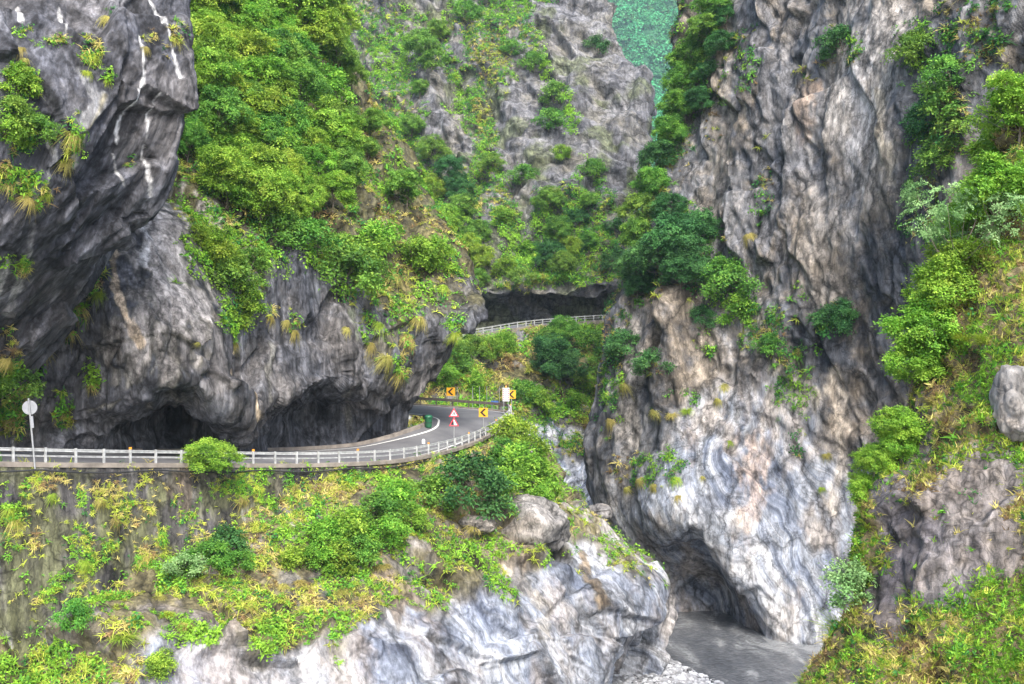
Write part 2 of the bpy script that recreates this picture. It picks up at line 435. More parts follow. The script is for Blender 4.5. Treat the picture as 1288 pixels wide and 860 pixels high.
# --- the cliff along the inside of the road, with its caves, and the slope above it
LM = [
 [(-120,-120,100),(0,-120,100),(90,-120,102),(180,-120,108),(240,-120,115),(290,-120,122),(340,-120,130),(380,-120,138),(410,-120,145)],
 [(-120,0,95),(0,0,95),(90,0,98),(180,0,102),(240,0,108),(290,0,115),(350,0,124),(390,0,132),(420,0,140)],
 [(-120,100,90),(0,100,90),(90,100,92),(190,100,97),(250,100,102),(310,100,108),(370,100,116),(420,100,124),(455,100,132)],
 [(-120,200,85),(0,200,85),(95,200,86),(195,200,89),(270,200,94),(340,200,101),(410,200,109),(465,200,118),(505,200,126)],
 [(-120,280,80),(0,280,80),(98,280,81.5),(195,275,83),(280,275,89),(360,280,95),(440,280,103),(510,280,112),(556,280,119)],
 [(-120,350,78),(0,350,78),(100,350,80),(195,345,80.5),(285,345,86),(370,350,92),(450,350,99),(535,345,108),(588,345,112)],
 [(-120,410,76),(0,405,76),(100,405,78.5),(195,400,78.5),(285,405,83),(370,410,90),(455,410,97),(545,400,104.5),(606,398,106)],
 [(-120,460,74),(0,455,74.5),(100,460,77.5),(195,445,76.5),(285,450,81.5),(370,462,88.5),(450,455,95.5),(525,442,102.5),(574,424,106)],
 ]
LX = [-120, 0, 100, 160, 230, 305, 370, 435]
def _res(r):
    xs, ys, Ds = zip(*r); m = (r[-1][0] - r[0][0]) 
    X = [x if r[-3][0] > 440 else x * (r[-3][0] / 450.0) if x > 0 else x for x in LX]
    return [(x, float(np.interp(x, xs, ys)), float(np.interp(x, xs, Ds))) for x in X] + [r[-2], r[-1]]
LM = [_res(r) for r in LM]
LM += [
 [(-120,515,73),(0,520,73.3),(100,522,77),(160,512,77.5),(230,488,78),(305,522,82.5),(370,503,88),(435,484,95),(515,488,103.8),(540,480,106.5)],
 [(-120,545,73),(0,548,73),(100,548,77.3),(160,532,81.5),(230,508,88),(305,545,84.5),(370,514,100),(435,505,102),(515,512,105.5),(529,512,108)],
 [(-120,572,72),(0,567,72.5),(100,568,78),(160,568,81.5),(230,568,87.5),(305,567,87),(370,566,99),(435,562,102),(505,547,105.5),(527,538,108.5)],
 [(-120,602,72),(0,597,72.5),(100,598,78),(160,598,81.5),(230,598,87.5),(305,595,87),(370,590,99),(435,582,102),(505,565,105.5),(527,560,108.5)]]
for _k, _a in ((4, 2.5), (5, 4.0), (6, 4.0), (7, 2.5), (8, 1.5)):
    for _i, _f in ((1, .5), (2, 1), (3, 1), (4, 1), (5, .5)): LM[_k][_i] = (LM[_k][_i][0], LM[_k][_i][1], LM[_k][_i][2] - _a * _f)
def d_lm(p, x, y):
    q = frame(p, (0.12, 0.0, 1.0))
    f0, _ = facets(frame(p, (0.3, 0.2, 0.9)) / np.array([9, 9, 11.0]), 14, 1.0); f1, _ = facets(q / np.array([4.5, 4.5, 10.0]), 13, 1.0); f2, _ = facets(q / np.array([1.7, 1.7, 5.0]), 19, 1.0); f3, _ = facets(q / np.array([0.6, 0.6, 2.2]), 25, 1.0)
    road = sstep(575, 555, y) * 0.75 + 0.25
    calm = 1 - 0.7 * blobmask(x, y, [(200, 340, 110, 110, 1)])
    return road * (0.5 * fbm(p / 12.0, 2, 2) + 1.2 * f0 * calm + 0.75 * f1 * calm + 0.4 * f2 * calm + 0.18 * f3 * calm + 0.06 * fbm(p / 0.8, 3, 6, 0.65))
def t_lm(p, x, y):
    T = np.zeros((len(p), 4)); T[:, :3] = SOIL
    nz = fbm(p / 6.0, 4, 31)
    line = np.interp(x, [150, 200, 260, 320, 400, 480, 560, 620], [150, 220, 290, 320, 330, 390, 375, 350])
    a = sstep(25, -25, y - line + nz * 60) * 0.85
    T[:, 3] = a
    return paint(T, x, y, [
        ([(140, 300), (145, 360), (160, 400), (178, 432)], 6, TAN, 0.95), ([(172, 262), (184, 300), (180, 330)], 7, WHITE, 0.8), ([(198, 270), (205, 320)], 4, WHITE, 0.8),
        ([(180, 440), (160, 490)], 6, PALE, 0.7), ([(200, 400), (250, 385), (280, 400)], 8, (0.25, 0.22, 0.19), 0.7), ([(210, 430), (190, 470)], 4, WHITE, 0.6),
        ([(312, 437), (311, 480), (316, 520)], 5.5, TAN, 0.95), ([(301, 440), (300, 490)], 3, PALE, 0.6), ([(22, 465), (28, 560)], 4, PALE, 0.6), ([(352, 430), (344, 505)], 3, PALE, 0.6),
        ([(450, 390), (452, 425)], 7, (0.26, 0.3, 0.22), 0.6), ([(115, 520), (150, 505)], 5, PALE, 0.5), ([(435, 490), (440, 540)], 5, PALE, 0.35), ([(270, 250), (275, 290)], 12, (0.5, 0.46, 0.42), 0.9),
        ([(200, 290), (230, 370), (190, 430)], 52, (0.30, 0.282, 0.275), 0.9), ([(140, 300), (145, 360), (160, 400), (178, 432)], 6, TAN, 0.95), ([(172, 262), (184, 300), (180, 330)], 7, WHITE, 0.8), ([(110, 340), (60, 420), (20, 500)], 14, STRAW, 0.5), ([(545, 300), (510, 400), (480, 450)], 14, STRAW, 0.5)], p)  # broad patch: pale limestone, lightened further to offset the overhang's shadow
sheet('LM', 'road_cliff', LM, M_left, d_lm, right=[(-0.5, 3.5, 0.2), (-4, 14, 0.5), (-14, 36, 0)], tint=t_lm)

# --- the great wall behind
BW = [
 [(290,-130,305),(400,-130,300),(500,-130,292),(600,-130,284),(690,-130,278),(745,-130,280)],
 [(290,0,270),(400,0,265),(500,0,258),(600,0,252),(690,0,248),(762,0,250)],
 [(290,100,255),(400,100,250),(500,100,243),(600,100,238),(700,100,234),(796,97,236)],
 [(290,200,240),(400,200,235),(500,200,229),(600,200,224),(700,200,221),(802,190,223)],
 [(290,280,228),(400,280,223),(500,280,218),(600,280,213),(705,280,210),(805,270,213)],
 [(290,340,218),(400,340,214),(500,340,210),(600,342,205),(705,340,202),(805,340,205)],
 [(290,364,214),(400,364,209),(500,364,204),(600,368,200),(705,360,198),(805,358,201)],
 [(290,388,212),(400,388,210),(500,388,209),(600,388,209),(705,380,208),(805,378,208)],
 [(290,420,212),(400,420,209),(500,418,207),(600,418,206),(705,411,206),(805,404,207)],
 [(290,460,212),(400,460,209),(500,458,207),(600,458,206),(705,451,206),(805,444,207)]]
def d_bw(p, x, y):
    q = frame(p, (0.75, 0.1, -0.55), (0.3, 1, 0.3))
    f0, _ = facets(p / np.array([17, 17, 26.0]), 33, 1.0); f1, _ = facets(q / np.array([5.5, 8, 14.0]), 39, 1.0); f2, _ = facets(q / np.array([2.2, 4, 7.0]), 43, 1.0); f3, _ = facets(q / np.array([1.0, 1.5, 3.2]), 47, 1.0)
    k = sstep(415, 395, y) * 0.85 + 0.15
    rib = ridged(np.stack([(p[:, 0] + 0.28 * p[:, 2]) / 20, p[:, 1] * 0 + 3, p[:, 2] / 110], 1), 2, 8)
    return k * (2.6 * rib + 2.6 * f0 + 2.0 * f1 + 1.0 * f2 + 0.45 * f3)
def t_bw(p, x, y):
    T = np.zeros((len(p), 4)); nz = fbm(p / 9.0, 5, 41)
    T[:, :3] = (0.09, 0.105, 0.05)
    v = 0.26 * (1 - sstep(0, 330, y)) + sstep(150, 330, y) * 0.55 - sstep(600, 760, x) * 0.15 * sstep(300, 100, y)
    T[:, 3] = sstep(0.25, 0.0, -nz - v * 0.5 + 0.15) * 0.0 + sstep(0.22, 0.5, nz + v * 0.6) * 0.7
    return paint(T, x, y, [([(500, 130), (520, 150)], 14, (0.2, 0.165, 0.14), 0.8), ([(400, 5), (412, 20)], 10, (0.2, 0.17, 0.15), 0.8)], p)
sheet('BW', 'gorge_wall', BW, M_back, d_bw, right=[(-0.5, 8, 0), (-4, 30, 0), (-20, 70, 0)], tint=t_bw)

# --- the bank below the upper road
BB = [
 [(470,440,158),(560,431,168),(600,424,172),(660,414,180),(720,408,188),(780,404,194),(870,398,200)],
 [(470,475,156),(560,470,162),(600,465,166),(660,460,172),(720,455,178),(780,455,184),(870,455,190)],
 [(470,530,152),(560,530,155),(600,530,158),(660,530,162),(720,530,167),(780,530,173),(870,530,180)],
 [(470,580,148),(560,580,150),(600,580,152),(660,580,155),(720,580,159),(780,580,165),(870,580,172)],
 [(470,640,145),(560,640,146),(600,640,148),(660,640,150),(720,640,153),(780,640,158),(870,640,166)],
 [(470,720,142),(560,720,143),(600,720,145),(660,720,147),(720,720,149),(780,720,153),(870,720,160)],
 [(470,800,140),(560,800,141),(600,800,142),(660,800,144),(720,800,146),(780,800,149),(870,800,156)]]
def d_bb(p, x, y):
    f1, _ = facets(p / np.array([7, 7, 6.0]), 53, 0.9); f2, _ = facets(p / 3.0, 59, 0.9)
    k = sstep(408, 440, y) * 0.9 + 0.1
    f3, _ = facets(p / 1.2, 61, 1.0)
    return k * (1.5 * f1 + 0.8 * f2 + 0.35 * f3 + 1.5 * fbm(p / 12, 3, 7))
def m_bb(p, x, y): return sstep(-14, 14, y - 545 - 40 * fbm(p / 9, 3, 71) - (x - 720) * 0.1)
def t_bb(p, x, y):
    T = np.zeros((len(p), 4)); T[:, :3] = (0.12, 0.11, 0.045)
    T[:, 3] = sstep(14, -14, y - 535 - 40 * fbm(p / 9, 3, 71)) * sstep(-0.35, 0.1, fbm(p / 5, 4, 73)) * 0.9
    return paint(T, x, y, [([(740, 470), (735, 510)], 9, (0.3, 0.28, 0.27), 0.7), ([(598, 445), (600, 460)], 9, (0.24, 0.21, 0.2), 0.7)], p)
sheet('BB', 'far_bank', BB, M_back, d_bb, tint=t_bb, marble=m_bb)

# --- the right-hand cliff
RC = [
 [(872,-120,150),(888,-120,146),(922,-120,140),(962,-120,134),(1002,-120,128),(1052,-120,122),(1112,-120,116),(1182,-120,108),(1262,-120,100),(1370,-120,90)],
 [(872,0,145),(885,0,141),(912,0,136),(952,0,130),(996,0,124),(1046,0,118),(1106,0,112),(1176,0,104),(1256,0,96),(1370,0,86)],
 [(858,100,140),(875,100,137),(902,100,132),(944,100,126),(992,100,121),(1042,100,116),(1100,100,110),(1170,100,102),(1255,100,94),(1370,100,84)],
 [(838,200,136),(858,200,133),(892,200,129),(935,200,124),(984,200,119.5),(1037,200,115),(1096,200,109),(1170,200,101),(1255,200,93),(1370,200,83)],
 [(806,300,133),(830,300,130),(872,300,126),(920,300,122),(973,300,118.5),(1031,300,114),(1092,300,109),(1165,300,102),(1255,300,94),(1370,300,84)],
 [(772,400,131),(798,400,128),(848,400,124),(902,400,121),(961,400,118),(1022,400,114),(1085,400,110),(1160,400,104),(1255,400,96),(1370,400,86)],
 [(758,480,130),(787,480,126),(840,480,122),(896,480,119.5),(955,480,117),(1018,480,114),(1080,480,111),(1155,480,106),(1250,480,98),(1370,480,88)],
 [(752,550,129.5),(784,550,125),(836,550,120),(892,550,118),(952,550,116),(1015,550,114),(1078,550,112),(1150,550,108),(1245,550,100),(1370,550,90)],
 [(762,605,129),(791,605,123),(838,600,117.5),(890,600,115.5),(952,605,115),(1013,605,113.5),(1076,605,112),(1148,605,109),(1240,605,102),(1370,605,92)],
 [(777,650,128),(802,655,121.5),(840,655,116),(876,640,115),(942,655,114),(1010,655,113),(1075,655,112),(1146,655,109.5),(1235,655,103),(1370,655,93)],
 [(788,678,127),(815,690,123),(852,690,120),(888,680,117),(934,705,113),(1006,705,112),(1072,705,111.5),(1145,705,109.5),(1232,705,104),(1370,705,95)],
 [(790,735,127),(820,738,125.5),(858,738,124),(903,740,122.5),(943,750,112.8),(1004,755,111.5),(1070,760,111),(1144,765,109),(1230,770,104),(1370,780,96)],
 [(790,772,125),(820,772,124),(862,772,123),(908,772,122.5),(966,802,112.5),(1005,808,110.8),(1070,815,109),(1142,825,106),(1230,835,103),(1370,845,97)],
 [(790,830,125),(820,830,124),(862,830,123),(912,830,122),(974,860,112),(1005,868,110),(1070,875,108),(1142,885,105),(1230,895,102),(1370,905,96)]]
for _r_ in RC:
    for _i in (0, 1): _r_[_i] = (_r_[_i][0] + (-6 if _r_[0][1] > 380 else 2) * (2 - _i) / 2, _r_[_i][1], _r_[_i][2])
def d_rc(p, x, y):
    q = frame(p, (0.10, -0.05, 1.0)); q2 = frame(p, (-0.35, 0.25, 0.9))
    f0, _ = facets(q / np.array([9, 9, 24.0]), 63, 1.0); f1, _ = facets(q / np.array([4.2, 4.2, 15.0]), 69, 1.0); f2, _ = facets(q2 / np.array([1.9, 1.9, 6.5]), 75, 1.0); f3, _ = facets(q2 / np.array([0.75, 0.75, 2.6]), 79, 1.0)
    slab = blobmask(x, y, [(1088, 150, 60, 190, 1), (1060, 300, 40, 90, .7)])
    sm = m_rc(p, x, y)
    c = (1 - 0.86 * sm) * (1 - 0.7 * slab)
    s = p[:, 0] * 0.66 - p[:, 1] * 0.55 + p[:, 2] * 0.40 + 6 * fbm(p / 16.0, 2, 91)
    strata = sm * (0.45 * perlin(np.stack([s / 1.5, p[:, 2] / 18, p[:, 1] / 18], 1), 93) + 0.3 * facets(np.stack([s / 0.8, p[:, 2] / 14, p[:, 1] / 14], 1), 95, .6)[0])
    return (1.3 - 0.5 * sm) * f0 + c * (1.3 * f1 + 0.6 * f2 + 0.34 * f3) + 0.8 * fbm(p / 16.0, 2, 4) + strata + 0.06 * fbm(p / 1.0, 3, 8, 0.65)
def m_rc(p, x, y):
    lim = np.interp(x, [740, 800, 850, 900, 960, 1010, 1060, 1150], [600, 620, 540, 470, 470, 520, 560, 600])
    return sstep(-35, 35, y - lim + 60 * fbm(p / 8.0, 4, 61)) * 0.92
def t_rc(p, x, y):
    T = np.zeros((len(p), 4)); T[:, :3] = (0.36, 0.33, 0.30)
    nz = fbm(p / 5.0, 4, 45)
    slab = blobmask(x, y, [(1085, 130, 55, 150, 0.75), (1110, 40, 45, 60, 0.7), (1050, 270, 40, 90, 0.45), (1040, 330, 30, 60, .4)])
    T[:, 3] = slab * sstep(-0.5, 0.1, nz)
    T = paint(T, x, y, [
        ([(1085, 60), (1075, 200)], 16, (0.40, 0.385, 0.385), 0.7), ([(1020, 110), (1015, 170)], 14, (0.40, 0.26, 0.16), 0.6), ([(1110, 120), (1130, 230)], 8, (0.42, 0.35, 0.25), 0.7),
        ([(905, 60), (900, 200), (870, 290)], 24, (0.2, 0.15, 0.08), 0.55), ([(900, 360), (960, 420), (1010, 500)], 20, STRAW, 0.5), ([(950, 560), (945, 640)], 18, (0.42, 0.27, 0.18), 0.5),
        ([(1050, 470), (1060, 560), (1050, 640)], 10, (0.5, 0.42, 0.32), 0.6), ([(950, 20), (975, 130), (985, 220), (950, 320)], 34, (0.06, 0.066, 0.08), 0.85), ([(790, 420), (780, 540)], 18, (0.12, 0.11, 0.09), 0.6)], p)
    return T
sheet('RC', 'river_cliff', RC, M_right, d_rc, blur=2, left=[(0.5, 6, 0), (4, 22, 0), (12, 60, 0)], tint=t_rc, marble=m_rc)

# --- the near slope at the right
RS = []
_sh = lambda y: -22 * float(np.clip((y - 380) / 200, 0, 1))
for sx, sy, D, dd in [(1345, -120, 47, 3.5), (1325, 0, 46, 4), (1300, 100, 45, 4.5), (1262, 200, 44, 5), (1222, 300, 43, 5.5), (1196, 380, 42, 6), (1180, 450, 41, 6), (1164, 520, 40, 5.5),
                      (1146, 585, 39, 5), (1112, 640, 38.3, 4.5), (1095, 700, 37.8, 4), (1090, 760, 37.4, 4), (1062, 810, 36.6, 4), (1030, 870, 36, 4), (1010, 960, 35, 4), (1000, 1250, 34, 4)]:
    sx += _sh(sy)
    RS.append([(sx, sy, D), (sx + 26, sy, D - dd * .3), (sx + 70, sy + 4, D - dd * .6), (sx + 130, sy + 8, D - dd * .85), (sx + 220, sy + 10, D - dd), (sx + 340, sy + 10, D - dd * 1.2)])
def d_rs(p, x, y):
    f1, _ = facets(p / np.array([2.6, 2.6, 3.4]), 83, 1.0); f2, _ = facets(p / np.array([.9, .9, 1.3]), 89, 1.0); f3, _ = facets(p / 0.35, 87, 1.0)
    return 0.5 * f1 + 0.22 * f2 + 0.07 * f3 + 0.4 * fbm(p / 5, 2, 9) + 0.03 * fbm(p / 0.4, 3, 3, .65)
def t_rs(p, x, y):
    T = np.zeros((len(p), 4)); T[:, :3] = (0.105, 0.085, 0.04)
    bare = blobmask(x, y, [(1240, 680, 60, 50, .9), (1180, 690, 80, 90, 1), (1240, 600, 70, 50, .9), (1130, 620, 30, 80, .7), (1110, 760, 30, 60, .8), (1160, 540, 16, 60, .8), (1265, 700, 40, 30, .8)])
    T[:, 3] = 0.9 * (1 - sstep(0.15, 0.55, bare + 0.35 * fbm(p / 1.3, 4, 47)))
    return T
sheet('RS', 'near_slope', RS, M_near, d_rs, left=[(0.3, 2.5, -0.3), (2.0, 8, -2), (8, 18, -8)], tint=t_rs, step=2.9)

# --- the bank below the road, down to the marble outcrop
EDGE = [(-120,585,60),(0,587,64),(100,588,68),(200,588,73),(290,588,77.5),(370,588,82),(440,586,86),(500,582,91),(550,573,97),(590,561,105),(615,549,112),(635,535,118),(643,526,122)]
LB = [
 rows_off(EDGE, 0, 0.9),
 [(-120,650,61),(0,650,64.8),(100,650,68.4),(200,650,73),(290,645,76.6),(375,635,80),(450,625,83.5),(520,615,88),(580,600,94),(625,590,101),(662,580,108),(690,578,114),(706,585,118)],
 [(-120,710,60.5),(0,710,64),(105,710,67.2),(205,700,71.2),(300,690,74),(390,680,77),(470,670,80),(545,655,84),(605,645,89),(655,635,94),(695,630,99),(722,628,104),(740,636,109)],
 [(-120,760,60),(0,760,63),(110,760,65.8),(215,750,69),(315,740,71),(410,730,74),(495,715,77),(570,700,81),(630,690,86),(690,680,90),(740,673,95),(785,670,100),(800,676,104)],
 [(-120,805,59),(0,805,62),(110,800,64.5),(220,795,66.5),(325,785,68.5),(420,775,71.5),(510,765,75),(590,750,79),(655,735,84),(720,725,88),(775,715,92),(828,712,96),(846,724,101)],
 [(-120,865,58),(0,860,61),(110,860,63),(225,850,64.5),(335,840,66.5),(435,830,69.5),(525,820,73),(610,805,77),(680,790,82),(745,780,86),(795,770,90),(838,762,94.5),(850,758,100)],
 [(-120,935,57),(0,930,60),(110,930,61.5),(230,920,63),(345,910,65),(445,900,68),(540,890,72),(625,875,76),(695,860,81),(750,845,85.5),(792,835,90),(822,825,95),(832,828,100)],
 [(-120,1210,55),(0,1190,58),(110,1170,60),(230,1140,62),(345,1110,64),(445,1080,67),(540,1050,71),(625,1010,75),(695,980,80),(750,950,85),(785,925,90),(800,905,95),(802,895,100)]]
for _k, _add in ((1, (1.6, 1.6, 1.6, 1.5, 1.3, 1.0)), (2, (2.4, 2.4, 2.0, 1.2, 0.7, 0.2)), (3, (2.8, 2.6, 1.8, 0.5)), (4, (2.8, 2.4, 0.6)), (5, (2.6, 2.0)), (6, (2.0, 1.6))):
    for _i, _a in enumerate(_add): LB[_k][_i] = (LB[_k][_i][0], LB[_k][_i][1], LB[_k][_i][2] + _a)
for _k in range(2, 8):
    for _i, _a in ((10, -8), (11, -20), (12, -26)): LB[_k][_i] = (LB[_k][_i][0] + _a * min(1, (_k - 1) / 2), LB[_k][_i][1], LB[_k][_i][2])
def m_lb(p, x, y):
    lim = np.interp(x, [-50, 100, 200, 330, 430, 480, 560, 640, 700, 760, 850], [980, 900, 825, 815, 805, 745, 735, 725, 690, 690, 705])
    return sstep(-18, 22, y - lim + 45 * fbm(p / 5.0, 4, 65)) * 0.9
def d_lb(p, x, y):
    q = frame(p, (0.75, 0.35, -0.55))
    f0, _ = facets(p / np.array([9, 9, 7.0]), 113, 1.0); f1, _ = facets(q / np.array([4, 4, 9.0]), 103, 1.0); f2, _ = facets(q / np.array([1.5, 1.5, 4.0]), 109, 1.0); f3, _ = facets(q / np.array([.6, .6, 1.6]), 119, 1.0)
    k = sstep(0, 1.6, (y - np.interp(x, [q_[0] for q_ in EDGE], [q_[1] for q_ in EDGE])) / 18)
    k = np.where(x > 645, 1.0, k)
    sm = m_lb(p, x, y)
    s_ = 0.75 * p[:, 0] + 0.1 * p[:, 1] + 0.6 * p[:, 2] + 4 * fbm(p / 9.0, 2, 92)
    strata = 0.22 * perlin(np.stack([s_ / 1.2, p[:, 2] / 12, p[:, 1] / 12], 1), 94) + 0.16 * facets(np.stack([s_ / 0.6, p[:, 2] / 10, p[:, 1] / 10], 1), 96, .6)[0]
    wall = sstep(560, 480, x) * sstep(790, 720, y)
    return k * (1 - 0.7 * wall) * (2.0 * f0 + (1.1 - 0.5 * sm) * f1 + (0.5 - 0.36 * sm) * f2 + (0.14 - 0.08 * sm) * f3 + sm * strata + 0.9 * fbm(p / 9.0, 2, 10) + 0.04 * fbm(p / 0.6, 3, 11, 0.65))
def t_lb(p, x, y):
    T = np.zeros((len(p), 4)); T[:, :3] = (0.105, 0.092, 0.045)
    veg = 1 - m_lb(p, x, y) / 0.9
    T[:, 3] = veg * 0.9 * sstep(-0.55, 0.0, fbm(p / 3.0, 4, 66))
    BR = (0.17, 0.13, 0.10); GR = (0.12, 0.115, 0.11)
    return paint(T, x, y, [
        ([(600, 680), (650, 690)], 20, BR, 0.8), ([(480, 720), (500, 760), (530, 745)], 18, BR, 0.7), ([(500, 690), (540, 720)], 14, GR, 0.7), ([(735, 690), (760, 760)], 5, (0.2, 0.14, 0.08), 0.8),
        ([(360, 720), (390, 760)], 10, GR, 0.8), ([(400, 715), (415, 750)], 7, GR, 0.8), ([(300, 800), (330, 830)], 10, GR, 0.6), ([(700, 640), (780, 680), (800, 700)], 10, (0.33, 0.3, 0.28), 0.7),
        ([(640, 710), (700, 760), (680, 800)], 8, (0.45, 0.4, 0.34), 0.5)], p)
sheet('LB', 'river_bank', LB, M_bank, d_lb, right=[(-0.2, 4, -0.3), (-2, 12, -2), (-8, 30, -8)], tint=t_lb, marble=m_lb)

# --- far forested hill, river, gravel
FH = [[(x, y, D + (x - 800) * 0.1) for x in (560, 700, 800, 900, 1040)] for y, D in ((-260, 1750), (-120, 1620), (0, 1500), (120, 1400), (260, 1300), (420, 1200))]
M_hill = plain('hill_soil', (0.025, 0.12, 0.05), 0.9, scale=0.05)
sheet('FH', 'far_hill', FH, M_hill, lambda p, x, y: 25 * fbm(p / 150, 3, 14), step=6)

def flat(name, x0, x1, y0, y1, z, nx, ny, mat, hfun=None, smooth=True):
    X, Y = np.meshgrid(np.linspace(x0, x1, nx), np.linspace(y0, y1, ny))
    V = np.stack([X.ravel(), Y.ravel(), np.full(X.size, z)], 1)
    if hfun is not None: V[:, 2] += hfun(V)
    i = np.arange(nx * ny).reshape(ny, nx)
    q = np.stack([i[:-1, :-1], i[:-1, 1:], i[1:, 1:], i[1:, :-1]], -1).reshape(-1, 4)
    o = link(name, mesh_np(name, V, q, smooth), mat); o['kind'] = 'structure'; return o
M_bed = plain('river_bed_silt', (0.14, 0.14, 0.14), 0.9, scale=0.4, bump=0.4)
flat('ground', -1400, 1400, -150, 2300, -1.6, 12, 12, M_bed)
def water():
    m, n, l, b = mk('silty_water')
    g = n.new('ShaderNodeNewGeometry'); P = g.outputs['Position']
    c = noise(n, l, P, 0.25, 6, 0.6, vscale=(1.0, 0.35, 1), dist=0.6)
    col = ramp(n, l, c, [(0.38, (0.08, 0.086, 0.096)), (0.52, (0.13, 0.136, 0.145)), (0.62, (0.26, 0.27, 0.275))])
    l.new(col, b.inputs['Base Color']); b.inputs['Roughness'].default_value = 0.16
    w1 = noise(n, l, P, 1.0, 5, 0.65, vscale=(1.1, 0.8, 1), dist=1.2)
    bp = n.new('ShaderNodeBump'); bp.inputs['Strength'].default_value = 1.0; bp.inputs['Distance'].default_value = 0.4
    l.new(w1, bp.inputs['Height']); l.new(bp.outputs[0], b.inputs['Normal'])
    return m
flat('river', -40, 70, 40, 300, 0.0, 110, 200, water(), lambda V: 0.10 * fbm(V / np.array([1.6, 2.2, 1]), 3, 2))
# gravel bar
M_grav = plain('pale_gravel', (0.30, 0.30, 0.31), 0.85, var=0.3, scale=3, bump=0.5)
def gravel():
    g = np.random.default_rng(4)
    poly = [(3, 112), (12.6, 109), (15.5, 103), (18.5, 97), (18.5, 86), (4, 84), (0, 100)]
    V = [(x, y, -0.4) for x, y in poly] + [(x * 0.9 + 0.6, (y - 98) * 0.88 + 98, 0.25) for x, y in poly]
    n = len(poly)
    mb = MB(); mb.add(V, [tuple(range(n, 2 * n))] + [(i, (i + 1) % n, n + (i + 1) % n, n + i) for i in range(n)])
    o = mb.obj('gravel_bar', M_grav); o['kind'] = 'structure'
    import bmesh
    bm = bmesh.new(); bmesh.ops.create_icosphere(bm, subdivisions=1, radius=1.0)
    B = np.array([v.co[:] for v in bm.verts]); Fi = np.array([[v.index for v in f.verts] for f in bm.faces]); bm.free()
    pts = []
    px_ = np.array(poly)
    while len(pts) < 5200:
        x, y = g.uniform(0, 19), g.uniform(84, 112)
        ins = False
        for i in range(n):
            (x1, y1), (x2, y2) = poly[i], poly[(i + 1) % n]
            if (y1 > y) != (y2 > y) and x < (x2 - x1) * (y - y1) / (y2 - y1) + x1: ins = not ins
        if ins: pts.append((x, y))
    P = np.array(pts); m = len(P); sz = 0.09 + 0.28 * g.uniform(0, 1, m) ** 3
    a = g.uniform(0, 6.28, m); sc = np.stack([sz * g.uniform(.8, 1.5, m), sz, sz * g.uniform(.5, .8, m)], 1)
    X = B[None] * g.uniform(.8, 1.2, (m, len(B), 1)) * sc[:, None]
    X = np.stack([X[..., 0] * np.cos(a)[:, None] - X[..., 1] * np.sin(a)[:, None], X[..., 0] * np.sin(a)[:, None] + X[..., 1] * np.cos(a)[:, None], X[..., 2]], -1)
    d = np.minimum(1, np.hypot(P[:, 0] - 9, (P[:, 1] - 98)) / 12)
    X += np.stack([P[:, 0], P[:, 1], 0.27 - 0.22 * d ** 4], 1)[:, None]
    Q = (np.arange(m)[:, None, None] * len(B) + Fi[None]).reshape(-1, 3)
    cc = np.repeat(np.clip(g.normal(0.34, 0.13, m), .08, .7)[:, None] * np.array([[0.98, 1.0, 1.04]]), len(B), 0)
    me = mesh_np('pebbles', X.reshape(-1, 3), Q, False, {'gc': ('FLOAT_COLOR', np.concatenate([cc, np.ones((len(cc), 1))], 1))})
    mm, n_, l_, b_ = mk('river_pebbles'); t = n_.new('ShaderNodeAttribute'); t.attribute_name = 'gc'; l_.new(t.outputs['Color'], b_.inputs['Base Color']); b_.inputs['Roughness'].default_value = 0.8
    tag(link('pebbles', me, mm), 'pale pebbles on the gravel bar at the river', kind='stuff')
gravel()
def boulder(loc, size, mat, label, seed, name='boulder'):
    import bmesh
    bm = bmesh.new(); bmesh.ops.create_icosphere(bm, subdivisions=5, radius=1.0)
    B = np.array([v.co[:] for v in bm.verts]); Fi = np.array([[v.index for v in f.verts] for f in bm.faces]); bm.free()
    f1, _ = facets(B / 1.1 + seed, seed, 0.8); f2, _ = facets(B / 0.35 + seed, seed + 3, .9)
    X = B * (1 + 0.22 * f1 + 0.05 * f2 + 0.25 * fbm(B * 0.8 + seed, 3, seed))[:, None] * np.array(size)
    z = np.zeros(len(X)); T = np.zeros((len(X), 4))
    o = link(name, mesh_np(name, X, Fi, True, {'tint': ('FLOAT_COLOR', T), 'marble': ('FLOAT', z)}), mat); o.location = loc
    tag(o, label, 'boulder'); return o
M_bould = rock('boulder_rock', (0.13, 0.125, 0.12), (0.2, 0.19, 0.18), (0.29, 0.275, 0.255), (0.26, 0.22, 0.18), streak=0.3, crack=0.3, bdist=0.12)
boulder(un(664, 660, 90.0), (3.5, 2.8, 2.3), M_bould, 'big rounded grey boulder sitting on top of the marble outcrop', 3)
boulder(un(602, 660, 86.0), (1.3, 1.2, 0.8), M_bould, 'small flat grey boulder half sunk in weeds above the outcrop', 5)
boulder(un(752, 645, 108), (1.4, 1.3, 0.8), M_bank, 'low brown boulder behind the big rounded boulder', 7)
boulder(un(1283, 512, 35.5), (0.85, 0.9, 1.15), M_bould, 'pale boulder jutting from the grass of the near slope', 9)

